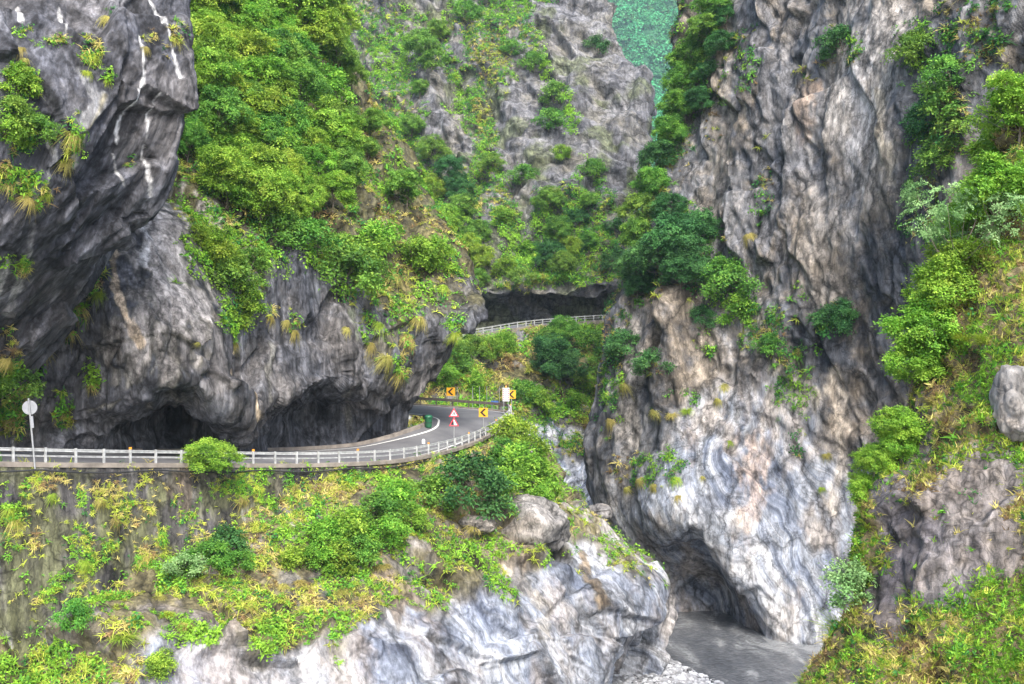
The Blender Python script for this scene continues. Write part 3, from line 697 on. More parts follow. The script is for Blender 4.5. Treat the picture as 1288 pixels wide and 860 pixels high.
# ------------------------------------------------------------------ road, kerb, walls
def W(lst): return np.array([un(*q) for q in lst])
FAR = [(641,521,126),(622,518,128.5),(590,515.5,130.5),(560,513,132),(527,511,133.5),(470,508,137),(400,504,141)]
OUT = W(EDGE + FAR)
INN = W([(-180,572,70),(-60,569,72),(20,568,74),(120,568,79),(210,569,85.5),(300,568,90),(380,566,97),(445,561,101),(490,551,104),(520,541,107),(536,535,109.5),(541,531,111.5),(542,528.5,113.5),
         (540,526.5,115.5),(536,525,117),(528,523,118.5),(510,521,120),(450,517,124),(380,513,128)])
tt = np.linspace(0, len(OUT) - 1, 240)
ro = crom(OUT, tt) + np.array([0, 0, 0.16]); ri = crom(INN, tt)
def strip(name, a, b, nu, mat, parent=None, dz=0.0):
    f = np.linspace(0, 1, nu)[None, :, None]
    V = (a[:, None] * (1 - f) + b[:, None] * f); V[..., 2] += dz
    n0, n1 = V.shape[:2]; i = np.arange(n0 * n1).reshape(n0, n1)
    q = np.stack([i[:-1, :-1], i[1:, :-1], i[1:, 1:], i[:-1, 1:]], -1).reshape(-1, 4)
    v = V.reshape(-1, 3)
    k = q[0]
    if np.cross(v[k[1]] - v[k[0]], v[k[2]] - v[k[0]])[2] < 0: q = q[:, ::-1]
    return link(name, mesh_np(name, v, q, True), mat, parent)
def asphalt():
    m, n, l, b = mk('asphalt')
    g = n.new('ShaderNodeNewGeometry'); P = g.outputs['Position']
    c = noise(n, l, P, 0.35, 6, 0.6)
    col = ramp(n, l, c, [(0.35, (0.085, 0.085, 0.092)), (0.65, (0.135, 0.135, 0.14))])
    f = noise(n, l, P, 30, 3, 0.6)
    col = mixc(n, l, 1.0, col, ramp(n, l, f, [(0.3, 0.75), (0.7, 1.25)]), 'MULTIPLY')
    l.new(col, b.inputs['Base Color']); b.inputs['Roughness'].default_value = 0.75
    return m
M_asph = asphalt()
road = strip('road', ro, ri, 8, M_asph); road['kind'] = 'structure'
M_paint = plain('road_paint', (0.62, 0.62, 0.60), 0.6, var=0.25, scale=3)
def inset(a, b, d0, d1):
    v = b - a; L = np.linalg.norm(v, axis=1, keepdims=True); v = v / L
    return a + v * d0, a + v * d1
p, q = inset(ri, ro, 0.95, 1.2); ln = strip('edge_line', p[:205], q[:205], 2, M_paint, road, 0.012); 
p, q = inset(ro, ri, 0.75, 0.95); strip('edge_line', p, q, 2, M_paint, road, 0.012)

# upper road behind
FO = W([(470,440,158),(560,431,168),(600,424,172),(660,414,180),(720,408,188),(780,404,194),(870,398,200)])
t2 = np.linspace(0, 6, 90); fo = crom(FO, t2) + np.array([-0.2, 0, 0.25]); fi = fo + np.array([-4.5, 9.5, 0.1])
ur = strip('upper_road', fo, fi, 4, M_asph); ur['kind'] = 'structure'

M_conc = plain('weathered_concrete', (0.20, 0.175, 0.15), 0.85, var=0.35, scale=1.5, bump=0.3)
def sweep(pts, prof, closed_prof=True):
    """profile (out, up) in metres swept along pts; out is the horizontal side away from the inner edge"""
    pts = np.asarray(pts); d = np.gradient(pts, axis=0); d[:, 2] = 0; d /= np.linalg.norm(d, axis=1, keepdims=True)
    o = np.stack([d[:, 1], -d[:, 0], d[:, 2] * 0], 1)
    n, k = len(pts), len(prof)
    V = np.concatenate([pts + o * a + np.array([0, 0, b]) for a, b in prof]).reshape(k, n, 3).transpose(1, 0, 2).reshape(-1, 3)
    fs = []
    for i in range(n - 1):
        for j in range(k):
            j2 = (j + 1) % k
            fs.append((i * k + j, i * k + j2, (i + 1) * k + j2, (i + 1) * k + j))
    return V, fs + [tuple(range(k))[::-1], tuple((n - 1) * k + j for j in range(k))], o
def sweep_obj(name, pts, prof, mat, parent=None):
    V, fs, o = sweep(pts, prof)
    mb = MB(); mb.add(V, fs); return mb.obj(name, mat, parent)
oc = crom(OUT, np.linspace(0, len(OUT) - 1, 150))
k1 = sweep_obj('kerb', oc, [(0.28, 0.02), (0.28, 0.3), (-0.25, 0.3), (-0.25, 0.02)], M_conc); k1['kind'] = 'structure'
fc = crom(FO, np.linspace(0, 6, 60))
k2 = sweep_obj('kerb', fc, [(0.3, -0.3), (0.3, 0.42), (-0.3, 0.42), (-0.3, -0.3)], M_conc); k2['kind'] = 'structure'
ib = crom(INN, np.linspace(0, 14, 100))
k3 = sweep_obj('kerb', ib, [(0.1, -0.1), (0.1, 0.28), (-0.35, 0.28), (-0.35, -0.1)], M_conc); k3['kind'] = 'structure'

botY = [930, 920, 870, 765, 715, 690, 660, 640, 618, 596, 578, 562, 550]
WL = [[(x, y, D - 0.25) for x, y, D in EDGE]]
for f in (0.2, 0.5, 0.8, 1.0):
    WL.append([(x, y + (b - y) * f, D - 0.25 - 0.9 * f) for (x, y, D), b in zip(EDGE, botY)])
def t_wl(p, x, y):
    T = np.zeros((len(p), 4)); T[:, :3] = (0.12, 0.125, 0.06)
    T[:, 3] = 0.65 * sstep(-0.05, 0.35, fbm(p / 3.0, 4, 67) + 0.5 * blobmask(x, y, [(40, 720, 90, 70, 1), (140, 690, 60, 40, .6)]))
    return paint(T, x, y, [([(8, 800), (14, 850)], 6, PALE, 0.8), ([(310, 640), (312, 660)], 5, PALE, 0.7), ([(225, 600), (230, 650)], 16, (0.09, 0.055, 0.05), 0.7), ([(260, 600), (330, 610)], 16, (0.10, 0.085, 0.08), 0.7)], p)
wl = sheet('WL', 'retaining_wall', WL, M_wall, lambda p, x, y: 0.12 * fbm(p / 2.5, 4, 16) * sstep(588, 600, y) + 0.12 * facets(p / np.array([2.2, 2.2, 1.2]), 121, .5)[0] * sstep(588, 600, y),
           right=[(-0.4, 2.0, 0), (-4, 6, 0)], tint=t_wl)
del wl['kind']
tag(wl, 'dark stained retaining wall carrying the road above the river bank', 'wall')
M_black = plain('black_rubber', (0.02, 0.02, 0.022), 0.6)
# cable slung under the kerb
cp = crom(W([(x, y + 2, D - 0.55) for x, y, D in EDGE]), np.linspace(0, 12, 97))
sag = np.abs(np.sin(np.linspace(0, 12 * math.pi / 1.5, 97))) * 0.16 + 0.05
cb = MB().tube([Vector(c) - Vector((0, 0, s)) for c, s in zip(cp, sag)], 0.055, 5).obj('cable', M_black)
tag(cb, 'black cable sagging along the edge under the white guardrail', 'cable')

# ------------------------------------------------------------------ guardrails
M_white = plain('painted_rail', (0.33, 0.34, 0.34), 0.5, var=0.3, scale=4)
M_dark = plain('shaded_weathered_steel', (0.10, 0.085, 0.075), 0.55, var=0.3, scale=4)  # weathered steel, with the rail's shadowed side darkened into the colour
M_grey = plain('galvanised_steel', (0.26, 0.27, 0.28), 0.45, metal=0.3)
M_amber = plain('amber_reflector', (0.75, 0.30, 0.03), 0.35)
def resample(P, gap):
    s = np.concatenate([[0], np.cumsum(np.linalg.norm(np.diff(P, axis=0), axis=1))])
    t = np.arange(0, s[-1], gap)
    return np.stack([np.interp(t, s, P[:, k]) for k in range(3)], 1), s[-1]
def guardrail(name, path, gap, rails, post, mat, label, height, refl=None, off=0.0):
    root = bpy.data.objects.new(name, None); COL.objects.link(root)
    root.location = path[0]; tag(root, label, 'guardrail')
    inv = -Vector(path[0])
    loc = path - path[0]
    for a, b, t in rails:
        sweep_obj('rail', loc, [(off - t, a), (off - t, (a * 2 + b) / 3), (off - t - 0.04, (a + b) / 2), (off - t, (a + 2 * b) / 3), (off - t, b), (off - t - 0.09, b), (off - t - 0.09, a)], mat, root)
    P, L = resample(loc, gap)
    pm = MB().box((0, 0, height / 2), (post, post, height)).mesh('post'); pm.materials.append(mat)
    rm = MB().box((0, 0, 0.06), (0.13, 0.13, 0.14)).mesh('reflector'); rm.materials.append(M_amber)
    d = np.gradient(P, axis=0)
    for i, pt in enumerate(P):
        o = link('post', pm, None, root); o.location = pt; o.rotation_euler = (0, 0, math.atan2(d[i, 1], d[i, 0]))
        if refl and i % refl == 2:
            r = link('reflector', rm, None, o); r.location = (0, 0, height)
    return root
near_path = crom(OUT[:14], np.linspace(0, 13, 120)) + np.array([0, 0, 0.3])
guardrail('guardrail', near_path, 2.0, [(0.64, 0.82, 0.07), (0.32, 0.42, 0.07)], 0.12, M_white, 'long white guardrail along the outer edge of the near road', 0.88, refl=5)
far_path = crom(OUT, np.linspace(13.05, len(OUT) - 1, 70)) + np.array([0, 0, 0.3])
guardrail('guardrail', far_path, 2.2, [(0.5, 0.82, 0.0)], 0.11, M_dark, 'dark steel guardrail on the far side of the bend', 0.85)
up_path = crom(FO, np.linspace(0.5, 6, 80)) + np.array([0, 0, 0.42])
guardrail('guardrail', up_path, 2.0, [(0.74, 0.90, 0.07), (0.38, 0.48, 0.07)], 0.13, M_white, 'pale guardrail of the upper road under the dark rock recess', 0.95)

# ------------------------------------------------------------------ signs and small things at the bend
M_red = plain('sign_red', (0.55, 0.03, 0.05), 0.4, var=0.06)
M_swhite = plain('sign_white', (0.55, 0.55, 0.57), 0.4, var=0.05)
M_yel = plain('sign_yellow', (0.62, 0.31, 0.015), 0.4, var=0.05)
M_sblk = plain('sign_black', (0.012, 0.012, 0.012), 0.4)
M_back = plain('sign_back_grey', (0.24, 0.25, 0.27), 0.5, metal=0.2)
M_blue = plain('sign_blue', (0.05, 0.12, 0.33), 0.4)
M_bin = plain('green_plastic', (0.012, 0.10, 0.045), 0.45, var=0.2)
def prism(poly, y0, y1):
    """polygon in the x-z plane, extruded along y"""
    n = len(poly)
    return [(x, y0, z) for x, z in poly] + [(x, y1, z) for x, z in poly], [tuple(range(n)), tuple(range(n, 2 * n))[::-1]] + [(i, n + i, n + (i + 1) % n, (i + 1) % n) for i in range(n)]
def thing(name, loc, label, cat, rz=0.0, group=None, tilt=0.0):
    e = bpy.data.objects.new(name, None); COL.objects.link(e); e.location = loc; e.rotation_euler = (0, tilt, rz)
    tag(e, label, cat, group); return e
def part(name, poly, y0, y1, mat, parent):
    mb = MB(); mb.add(*prism(poly, y0, y1)); return mb.obj(name, mat, parent)
def pole(root, h, r=0.05):
    return MB().tube([(0, 0.05, -0.4), (0, 0.05, h)], r, 8).obj('pole', M_grey, root)
def triangle(root, z, s, kind):
    hh = s * 0.866
    def tri(k):
        c = z + hh / 3
        return [(-s / 2 * k, c - hh / 3 * k), (s / 2 * k, c - hh / 3 * k), (0, c + hh * 2 / 3 * k)]
    pl = part('warning_plate', tri(1.0), -0.03, 0.0, M_red, root)
    part('panel', tri(0.68), -0.037, -0.031, M_swhite, pl)
    if kind == 'narrow':
        for sx in (-1, 1):
            part('pictogram', [(sx * .17 * s, z + .15 * s), (sx * .10 * s, z + .15 * s), (sx * .04 * s, z + .40 * s), (sx * .04 * s, z + .52 * s), (sx * .09 * s, z + .46 * s)], -0.044, -0.038, M_sblk, pl)
        part('pictogram', [(-.02 * s, z + .15 * s), (.02 * s, z + .15 * s), (.02 * s, z + .42 * s), (-.02 * s, z + .42 * s)], -0.044, -0.038, M_sblk, pl)
    else:
        part('pictogram', [(-.32 * s, z + .11 * s), (0.0, z + .11 * s), (-.02 * s, z + .3 * s), (-.05 * s, z + .62 * s)], -0.044, -0.038, M_sblk, pl)
        for dx, dz in ((.06, .36), (.12, .24), (.05, .2)):
            part('pictogram', [(dx * s - .03 * s, z + dz * s), (dx * s + .02 * s, z + dz * s - .02 * s), (dx * s + .035 * s, z + dz * s + .04 * s), (dx * s - .01 * s, z + dz * s + .06 * s)], -0.044, -0.038, M_sblk, pl)
def chevron(root, z, s):
    a = s / 2
    pl = part('plate', [(-a, z), (a, z), (a, z + s), (-a, z + s)], -0.03, 0.0, M_yel, root)
    c = z + a
    part('chevron', [(-.38 * s, c), (.08 * s, c + .42 * s), (.34 * s, c + .42 * s), (-.08 * s, c), (.34 * s, c - .42 * s), (.08 * s, c - .42 * s)], -0.037, -0.031, M_sblk, pl)
s1 = thing('warning_sign', un(571, 557, 103), 'pole with two red triangular warning signs, one above the other', 'sign', rz=R(-6))
pole(s1, 3.35); triangle(s1, 2.42, 0.95, 'narrow'); triangle(s1, 1.56, 0.95, 'rocks')
s2 = thing('chevron_sign', un(608, 549, 110.5), 'yellow chevron sign in front of the white guardrail at the bend', 'sign', rz=R(-8))
pole(s2, 2.9); chevron(s2, 1.95, 0.9)
s3 = thing('chevron_sign', un(567, 511, 133), 'yellow chevron sign standing behind the dark guardrail by the cliff', 'sign', rz=R(-4))
pole(s3, 2.2); chevron(s3, 1.25, 1.0)
s4 = thing('chevron_sign', un(643.5, 520, 126.5), 'yellow chevron sign half hidden behind the white notice board', 'sign', rz=R(12))
pole(s4, 2.9); chevron(s4, 1.7, 0.95)
s5 = thing('notice_board', un(636.5, 521, 123.5), 'tall white notice board with rows of red marks and orange lamp on top', 'sign', rz=R(-5))
for dx in (-.25, .25): MB().tube([(dx, .05, -.4), (dx, .05, 2.0)], .04, 6).obj('leg', M_grey, s5)
bp_ = part('board', [(-.38, 1.45), (.38, 1.45), (.38, 2.95), (-.38, 2.95)], -.03, 0, M_swhite, s5)
M_mark = plain('notice_marks', (0.35, 0.10, 0.12), 0.5)
for i in range(6):
    for j in range(3):
        x0 = -.27 + j * .27; z0 = 1.58 + i * .225
        part('mark', [(x0 - .07, z0), (x0 + .07, z0), (x0 + .07, z0 + .02 + .08 * ((i + j) % 2)), (x0, z0 + .13), (x0 - .07, z0 + .09)], -.037, -.031, M_mark, bp_)
MB().tube([(0, -.01, 2.95), (0, -.01, 3.05), (0, -.01, 3.2)], [.09, .12, .04], 8).obj('lamp', M_amber, s5)
s6 = thing('round_sign', un(43, 581, 65.2), 'grey back of a round road sign on a leaning pole', 'sign', rz=R(10), tilt=R(-5))
pole(s6, 3.75, 0.055)
a = [2 * math.pi * k / 24 for k in range(24)]
part('disc', [(.42 * math.cos(t), 3.2 + .42 * math.sin(t)) for t in a], .13, .15, M_back, s6)
MB().box((0.1, 0.0, 2.35), (.14, .1, .7)).obj('control_box', M_back, s6)
s7 = thing('blue_sign', un(622, 518, 129.5), 'small blue plate on thin posts behind the dark guardrail', 'sign', rz=R(-10))
for dx in (-.3, .3): MB().tube([(dx, .05, -.4), (dx, .05, 1.35)], .035, 6).obj('post', M_grey, s7)
part('plate', [(-.45, .8), (.45, .8), (.45, 1.3), (-.45, 1.3)], -.02, .01, M_blue, s7)
s8 = thing('delineator', un(533, 572, 95.2) + np.array([0, -.2, 0]), 'small white delineator plate on top of the white guardrail', 'delineator', rz=R(-5))
MB().tube([(0, .03, 0.1), (0, .03, 1.1)], .04, 6).obj('stem', M_grey, s8)
part('plate', [(-.14, 0.98), (.14, 0.98), (.14, 1.3), (.07, 1.38), (-.07, 1.38), (-.14, 1.3)], -.02, .01, M_swhite, s8)
# pole row behind the dark rail
mp = MB().tube([(0, 0, -.4), (0, 0, 2.6)], .03, 6).mesh('marker_pole'); mp.materials.append(M_grey)
for x, D in ((575, 132.5), (594, 131.5), (603, 131), (612, 130), (628, 128.5), (633, 127.8)):
    o = link('marker_pole', mp); o.location = un(x, 513, D) + np.array([0, 1.0, -.1])
    tag(o, 'thin grey marker pole beyond the dark guardrail', 'pole', 'thin poles beyond the dark guardrail')
# green bin
b0 = thing('litter_bin', un(537, 537.5, 108.8), 'dark green litter bin at the foot of the cliff inside the bend', 'bin')
b0.location.x += 0.15
rings = [(.0, .30), (.05, .33), (.9, .37), (.95, .40)]
mb = MB(); mb.tube([(0, 0, z) for z, r in rings], [r for z, r in rings], 14).obj('body', M_bin, b0, True)
MB().tube([(0, 0, .95), (0, 0, 1.05), (0, 0, 1.2), (0, 0, 1.24)], [.42, .42, .3, .05], 14).obj('lid', M_bin, b0, True)
MB().tube([(0, 0, .45), (0, 0, .5)], [.375, .375], 14).obj('band', M_black, b0)

# ------------------------------------------------------------------ foliage materials and shapes
def leaf_mat(name, dark, mid, light, trans=0.35, hue=0.04):
    m, n, l, b = mk(name)
    at = n.new('ShaderNodeAttribute'); at.attribute_name = 'lc'
    oi = n.new('ShaderNodeObjectInfo')
    col = ramp(n, l, at.outputs['Fac'], [(0.0, dark), (0.5, mid), (1.0, light)])
    hs = n.new('ShaderNodeHueSaturation')
    mr = n.new('ShaderNodeMapRange'); mr.inputs['To Min'].default_value = 0.5 - hue; mr.inputs['To Max'].default_value = 0.5 + hue * 0.6
    l.new(oi.outputs['Random'], mr.inputs['Value']); l.new(mr.outputs[0], hs.inputs['Hue'])
    g = n.new('ShaderNodeNewGeometry')
    nz = noise(n, l, g.outputs['Position'], 0.5, 4, 0.6)
    vr = n.new('ShaderNodeMapRange'); vr.inputs['From Min'].default_value = 0.3; vr.inputs['From Max'].default_value = 0.7
    vr.inputs['To Min'].default_value = 0.65; vr.inputs['To Max'].default_value = 1.3
    l.new(nz, vr.inputs['Value']); l.new(vr.outputs[0], hs.inputs['Value']); l.new(col, hs.inputs['Color'])
    l.new(hs.outputs[0], b.inputs['Base Color'])
    b.inputs['Roughness'].default_value = 0.6; b.inputs['Specular IOR Level'].default_value = 0.25
    t = n.new('ShaderNodeBsdfTranslucent'); l.new(hs.outputs[0], t.inputs['Color'])
    mx = n.new('ShaderNodeMixShader'); mx.inputs[0].default_value = trans
    l.new(b.outputs[0], mx.inputs[1]); l.new(t.outputs[0], mx.inputs[2])
    l.new(mx.outputs[0], n['Material Output'].inputs['Surface'])
    return m
def cover_mat(name, inst):
    m, n, l, b = mk(name)
    at = n.new('ShaderNodeAttribute'); at.attribute_name = 'gc'
    col = at.outputs['Color']
    if inst:
        at.attribute_type = 'INSTANCER'
        lv = n.new('ShaderNodeAttribute'); lv.attribute_name = 'lc'
        col = mixc(n, l, 1.0, col, ramp(n, l, lv.outputs['Fac'], [(0.0, 0.5), (0.5, 1.0), (1.0, 1.5)]), 'MULTIPLY')
    l.new(col, b.inputs['Base Color'])
    b.inputs['Roughness'].default_value = 0.65; b.inputs['Specular IOR Level'].default_value = 0.2
    t = n.new('ShaderNodeBsdfTranslucent'); l.new(col, t.inputs['Color'])
    mx = n.new('ShaderNodeMixShader'); mx.inputs[0].default_value = 0.33
    l.new(b.outputs[0], mx.inputs[1]); l.new(t.outputs[0], mx.inputs[2]); l.new(mx.outputs[0], n['Material Output'].inputs['Surface'])
    return m
M_cover = cover_mat('hazed_far_leaves', False); M_inst = cover_mat('ground_cover_leaves', True)
def cover_tree():
    """the mesh holds eight clump shapes (vid 0..7) and the points they grow at (vid -1 grass, -2 leaves)"""
    ng = bpy.data.node_groups.new('strew_clumps', 'GeometryNodeTree')
    ng.interface.new_socket('Geometry', in_out='INPUT', socket_type='NodeSocketGeometry')
    ng.interface.new_socket('Geometry', in_out='OUTPUT', socket_type='NodeSocketGeometry')
    N, L = ng.nodes, ng.links
    gi, go = N.new('NodeGroupInput'), N.new('NodeGroupOutput')
    def attr(name, ty):
        q = N.new('GeometryNodeInputNamedAttribute'); q.data_type = ty; q.inputs['Name'].default_value = name; return q.outputs['Attribute']
    vid = attr('vid', 'INT')
    def take(k):
        c = N.new('FunctionNodeCompare'); c.data_type = 'INT'; c.operation = 'EQUAL'
        ints = [i for i in c.inputs if i.type == 'INT']
        L.new(vid, ints[0]); ints[1].default_value = k
        sp = N.new('GeometryNodeSeparateGeometry'); sp.domain = 'POINT'
        L.new(gi.outputs[0], sp.inputs['Geometry']); L.new(c.outputs[0], sp.inputs['Selection']); return sp.outputs[0]
    out = N.new('GeometryNodeJoinGeometry')
    for pts, ks in ((-1, range(4)), (-2, range(4, 8))):
        j = N.new('GeometryNodeJoinGeometry')
        for k in ks:
            ti = N.new('GeometryNodeGeometryToInstance'); L.new(take(k), ti.inputs[0]); L.new(ti.outputs[0], j.inputs[0])
        ip = N.new('GeometryNodeInstanceOnPoints'); L.new(take(pts), ip.inputs['Points']); L.new(j.outputs[0], ip.inputs['Instance'])
        ip.inputs['Pick Instance'].default_value = True
        L.new(attr('pick', 'INT'), ip.inputs['Instance Index'])
        er = N.new('FunctionNodeEulerToRotation'); L.new(attr('rot', 'FLOAT_VECTOR'), er.inputs[0]); L.new(er.outputs[0], ip.inputs['Rotation'])
        L.new(attr('sc', 'FLOAT'), ip.inputs['Scale'])
        L.new(ip.outputs[0], out.inputs[0])
    L.new(out.outputs[0], go.inputs[0])
    return ng
COVER = cover_tree()

L_bright = leaf_mat('leaves_bright', (0.09, 0.225, 0.022), (0.205, 0.40, 0.04), (0.37, 0.54, 0.07), 0.38, 0.03)
L_mid = leaf_mat('leaves_mid', (0.055, 0.165, 0.026), (0.125, 0.30, 0.04), (0.25, 0.44, 0.065), 0.38, 0.025)
L_dark = leaf_mat('leaves_dark', (0.022, 0.09, 0.026), (0.05, 0.165, 0.042), (0.10, 0.26, 0.065), 0.3, 0.015)
L_pale = leaf_mat('leaves_pale', (0.13, 0.28, 0.09), (0.23, 0.41, 0.15), (0.34, 0.51, 0.22), 0.33, 0.01)
L_grass = leaf_mat('blades_green', (0.15, 0.26, 0.02), (0.26, 0.38, 0.035), (0.40, 0.48, 0.07), 0.33, 0.02)
L_straw = leaf_mat('blades_dry', (0.20, 0.20, 0.04), (0.33, 0.31, 0.07), (0.46, 0.40, 0.15), 0.3, hue=0.02)
M_bark = plain('bark', (0.14, 0.115, 0.09), 0.9, var=0.35, scale=8, bump=0.5)

rng = np.random.default_rng(11)
def unit(v): return v / np.maximum(np.linalg.norm(v, axis=-1, keepdims=True), 1e-9)
def leaf_quads(C, Nn, A, length, width):
    """diamond leaves: centre, normal, long axis"""
    B = unit(np.cross(Nn, A)); A = unit(np.cross(B, Nn))
    l = length[:, None] / 2; w_ = width[:, None] / 2
    V = np.stack([C - A * l, C + B * w_ + Nn * w_ * 0.3, C + A * l, C - B * w_ + Nn * w_ * 0.3], 1).reshape(-1, 3)
    return V, np.arange(len(V)).reshape(-1, 4)
def crown_mesh(name, h, r, nl, nspray, nleaf, leaf, mat, flat=0.35, seed=0, base=0.35):
    """lobed crown: limb ends carry sprays, sprays carry leaves; returns the mesh and the limb ends"""
    g = np.random.default_rng(seed)
    ends = []
    for k in range(nl):
        z = base + (1 - base) * ((k + 0.5) / nl) ** 0.8
        a = k * 2.399 + g.uniform(-.4, .4)
        rr = r * (0.22 + 0.62 * math.sin(math.pi * min(1, max(0, (z - base) / (1.08 - base)) * 0.82 + 0.18))) * g.uniform(0.55, 1.3)
        if k == nl - 1: rr *= 0.3
        ends.append((rr * math.cos(a), rr * math.sin(a), h * (z - 0.06) * g.uniform(.95, 1.05)))
    E = np.array(ends); E[:, :2] += g.normal(size=2) * r * 0.16
    lr = r * g.uniform(0.2, 0.46, nl)
    ci = np.repeat(np.arange(nl), nspray)
    d = unit(g.normal(size=(len(ci), 3))); d[:, 2] = d[:, 2] * 0.75 + 0.12
    S = E[ci] + d * (lr[ci] * g.uniform(0.45, 1.0, len(ci)) ** 0.6)[:, None]
    sn = unit(d * 0.75 + np.array([0, 0, 0.75]) + g.normal(size=d.shape) * 0.25)
    li = np.repeat(np.arange(len(S)), nleaf)
    sr = leaf * g.uniform(1.4, 2.6, len(S))
    o = g.normal(size=(len(li), 3)); n_ = sn[li]
    o = o - n_ * (o * n_).sum(1, keepdims=True) * (1 - flat)
    Cc = S[li] + o * sr[li][:, None] * 0.6
    nn = unit(n_ + g.normal(size=o.shape) * 0.45)
    V, Q = leaf_quads(Cc, nn, unit(o + g.normal(size=o.shape) * 0.4), leaf * g.uniform(0.7, 1.3, len(li)), leaf * g.uniform(0.4, 0.7, len(li)))
    lc = np.clip(np.repeat(np.clip(g.uniform(0.0, 0.8, len(S)) + 0.25 * g.uniform(-1, 1, nl)[ci], 0, 1), nleaf) + g.normal(size=len(li)) * 0.13, 0, 1)
    me = mesh_np(name, V, Q, False, {'lc': ('FLOAT', np.repeat(lc, 4))}); me.materials.append(mat)
    return me, E
def trunk_mesh(h, E, r0, seed=0, stems=1):
    g = random.Random(seed); mb = MB()
    top = Vector((g.uniform(-.1, .1) * h, g.uniform(-.1, .1) * h, h * 0.82))
    def tp(t): return Vector((top.x * t + 0.04 * h * math.sin(5 * t), top.y * t + 0.03 * h * math.sin(4 * t + 1), top.z * t))
    mb.tube([Vector((0, 0, -0.15 * h))] + [tp(k / 6) for k in range(7)], [r0 * 1.3] + [r0 * (1.15 - 0.95 * k / 6) for k in range(7)], 7)
    for e in E:
        e = Vector(e); t = max(0.12, min(0.85, (e.z / h) * 0.62)); s = tp(t)
        m = s.lerp(e, 0.5) + Vector((0, 0, -0.05 * h))
        mb.tube([s, s.lerp(m, .55), m, e], [r0 * .5 * (1.1 - t), r0 * .42 * (1.1 - t), r0 * .3 * (1.1 - t), r0 * .1], 5)
    me = mb.mesh('trunk', True); me.materials.append(M_bark); return me
def blades(n, length, width, spread, droop, g, segs=3):
    """arching blades from one root; returns verts, quads, per-blade value"""
    a = g.uniform(0, 2 * math.pi, n); el = g.uniform(0.35, 1.45, n) * (1 - spread) + g.uniform(0.1, 1.2, n) * spread
    L = length * g.uniform(0.5, 1.15, n)
    d = np.stack([np.cos(a) * np.cos(el), np.sin(a) * np.cos(el), np.sin(el)], 1)
    side = np.stack([-np.sin(a), np.cos(a), np.zeros(n)], 1)
    root = g.normal(size=(n, 3)) * length * 0.10; root[:, 2] = 0
    V = []
    for k in range(segs + 1):
        t = k / segs
        c = root + d * (L * t)[:, None] - np.array([0, 0, 1.0]) * (droop * L * t * t)[:, None]
        w_ = width * (1 - 0.85 * t) * 0.5
        V += [c - side * w_, c + side * w_]
    V = np.stack(V, 1)                                  # n, 2(segs+1), 3
    k = V.shape[1]
    q = np.array([[2 * s, 2 * s + 1, 2 * s + 3, 2 * s + 2] for s in range(segs)])
    Q = (np.arange(n)[:, None, None] * k + q[None]).reshape(-1, 4)
    return V.reshape(-1, 3), Q, np.repeat(g.uniform(0.1, 0.95, n), k)
def tuft_mesh(name, n, length, width, spread, droop, mat, seed):
    g = np.random.default_rng(seed); V, Q, c = blades(n, length, width, spread, droop, g)
    me = mesh_np(name, V, Q, False, {'lc': ('FLOAT', c)}); me.materials.append(mat); return me

# kinds: name -> list of (part name, mesh) with unit height in metres
KIND = {}
def add_tree(key, h, r, nl, ns, nf, leaf, mat, seeds, flat=0.35, base=0.35, r0=0.09, crown='crown'):
    KIND[key] = []
    for s in seeds:
        cm, E = crown_mesh(crown, h, r, nl, ns, nf, leaf, mat, flat, s, base)
        KIND[key].append((h, [('trunk', trunk_mesh(h, E, r0, s)), (crown, cm)]))
add_tree('bright', 5.0, 2.3, 17, 20, 38, 0.21, L_bright, (1, 2, 3))
add_tree('mid', 5.0, 2.3, 17, 20, 38, 0.21, L_mid, (4, 5, 6))
add_tree('dark', 5.0, 2.5, 17, 20, 38, 0.21, L_dark, (7, 8))
add_tree('pale', 5.0, 2.7, 12, 20, 44, 0.11, L_pale, (9,), base=0.55, flat=0.15, r0=0.075)
add_tree('near', 5.0, 2.4, 20, 22, 34, 0.20, L_bright, (10, 11))
add_tree('shrub_b', 2.0, 1.25, 9, 15, 24, 0.17, L_bright, (12, 13), base=0.12, r0=0.04, crown='foliage')
add_tree('shrub_m', 2.0, 1.25, 9, 15, 24, 0.17, L_mid, (14, 15), base=0.12, r0=0.04, crown='foliage')
add_tree('shrub_d', 2.0, 1.25, 9, 15, 24, 0.17, L_dark, (16,), base=0.12, r0=0.04, crown='foliage')
add_tree('shrub_p', 2.0, 1.25, 8, 13, 22, 0.16, L_pale, (17,), base=0.2, r0=0.035, crown='foliage')
for key, mat, sp, dr, sd_ in (('tuft_g', L_grass, 0.5, 0.55, 21), ('tuft_s', L_straw, 0.6, 0.75, 22), ('hang_s', L_straw, 0.9, 1.25, 23), ('hang_g', L_grass, 0.9, 1.15, 24)):
    KIND[key] = [(1.0, [('blades', tuft_mesh('blades', 300, 0.85, 0.03, sp, dr, mat, sd_ + 10 * k))]) for k in range(2)]

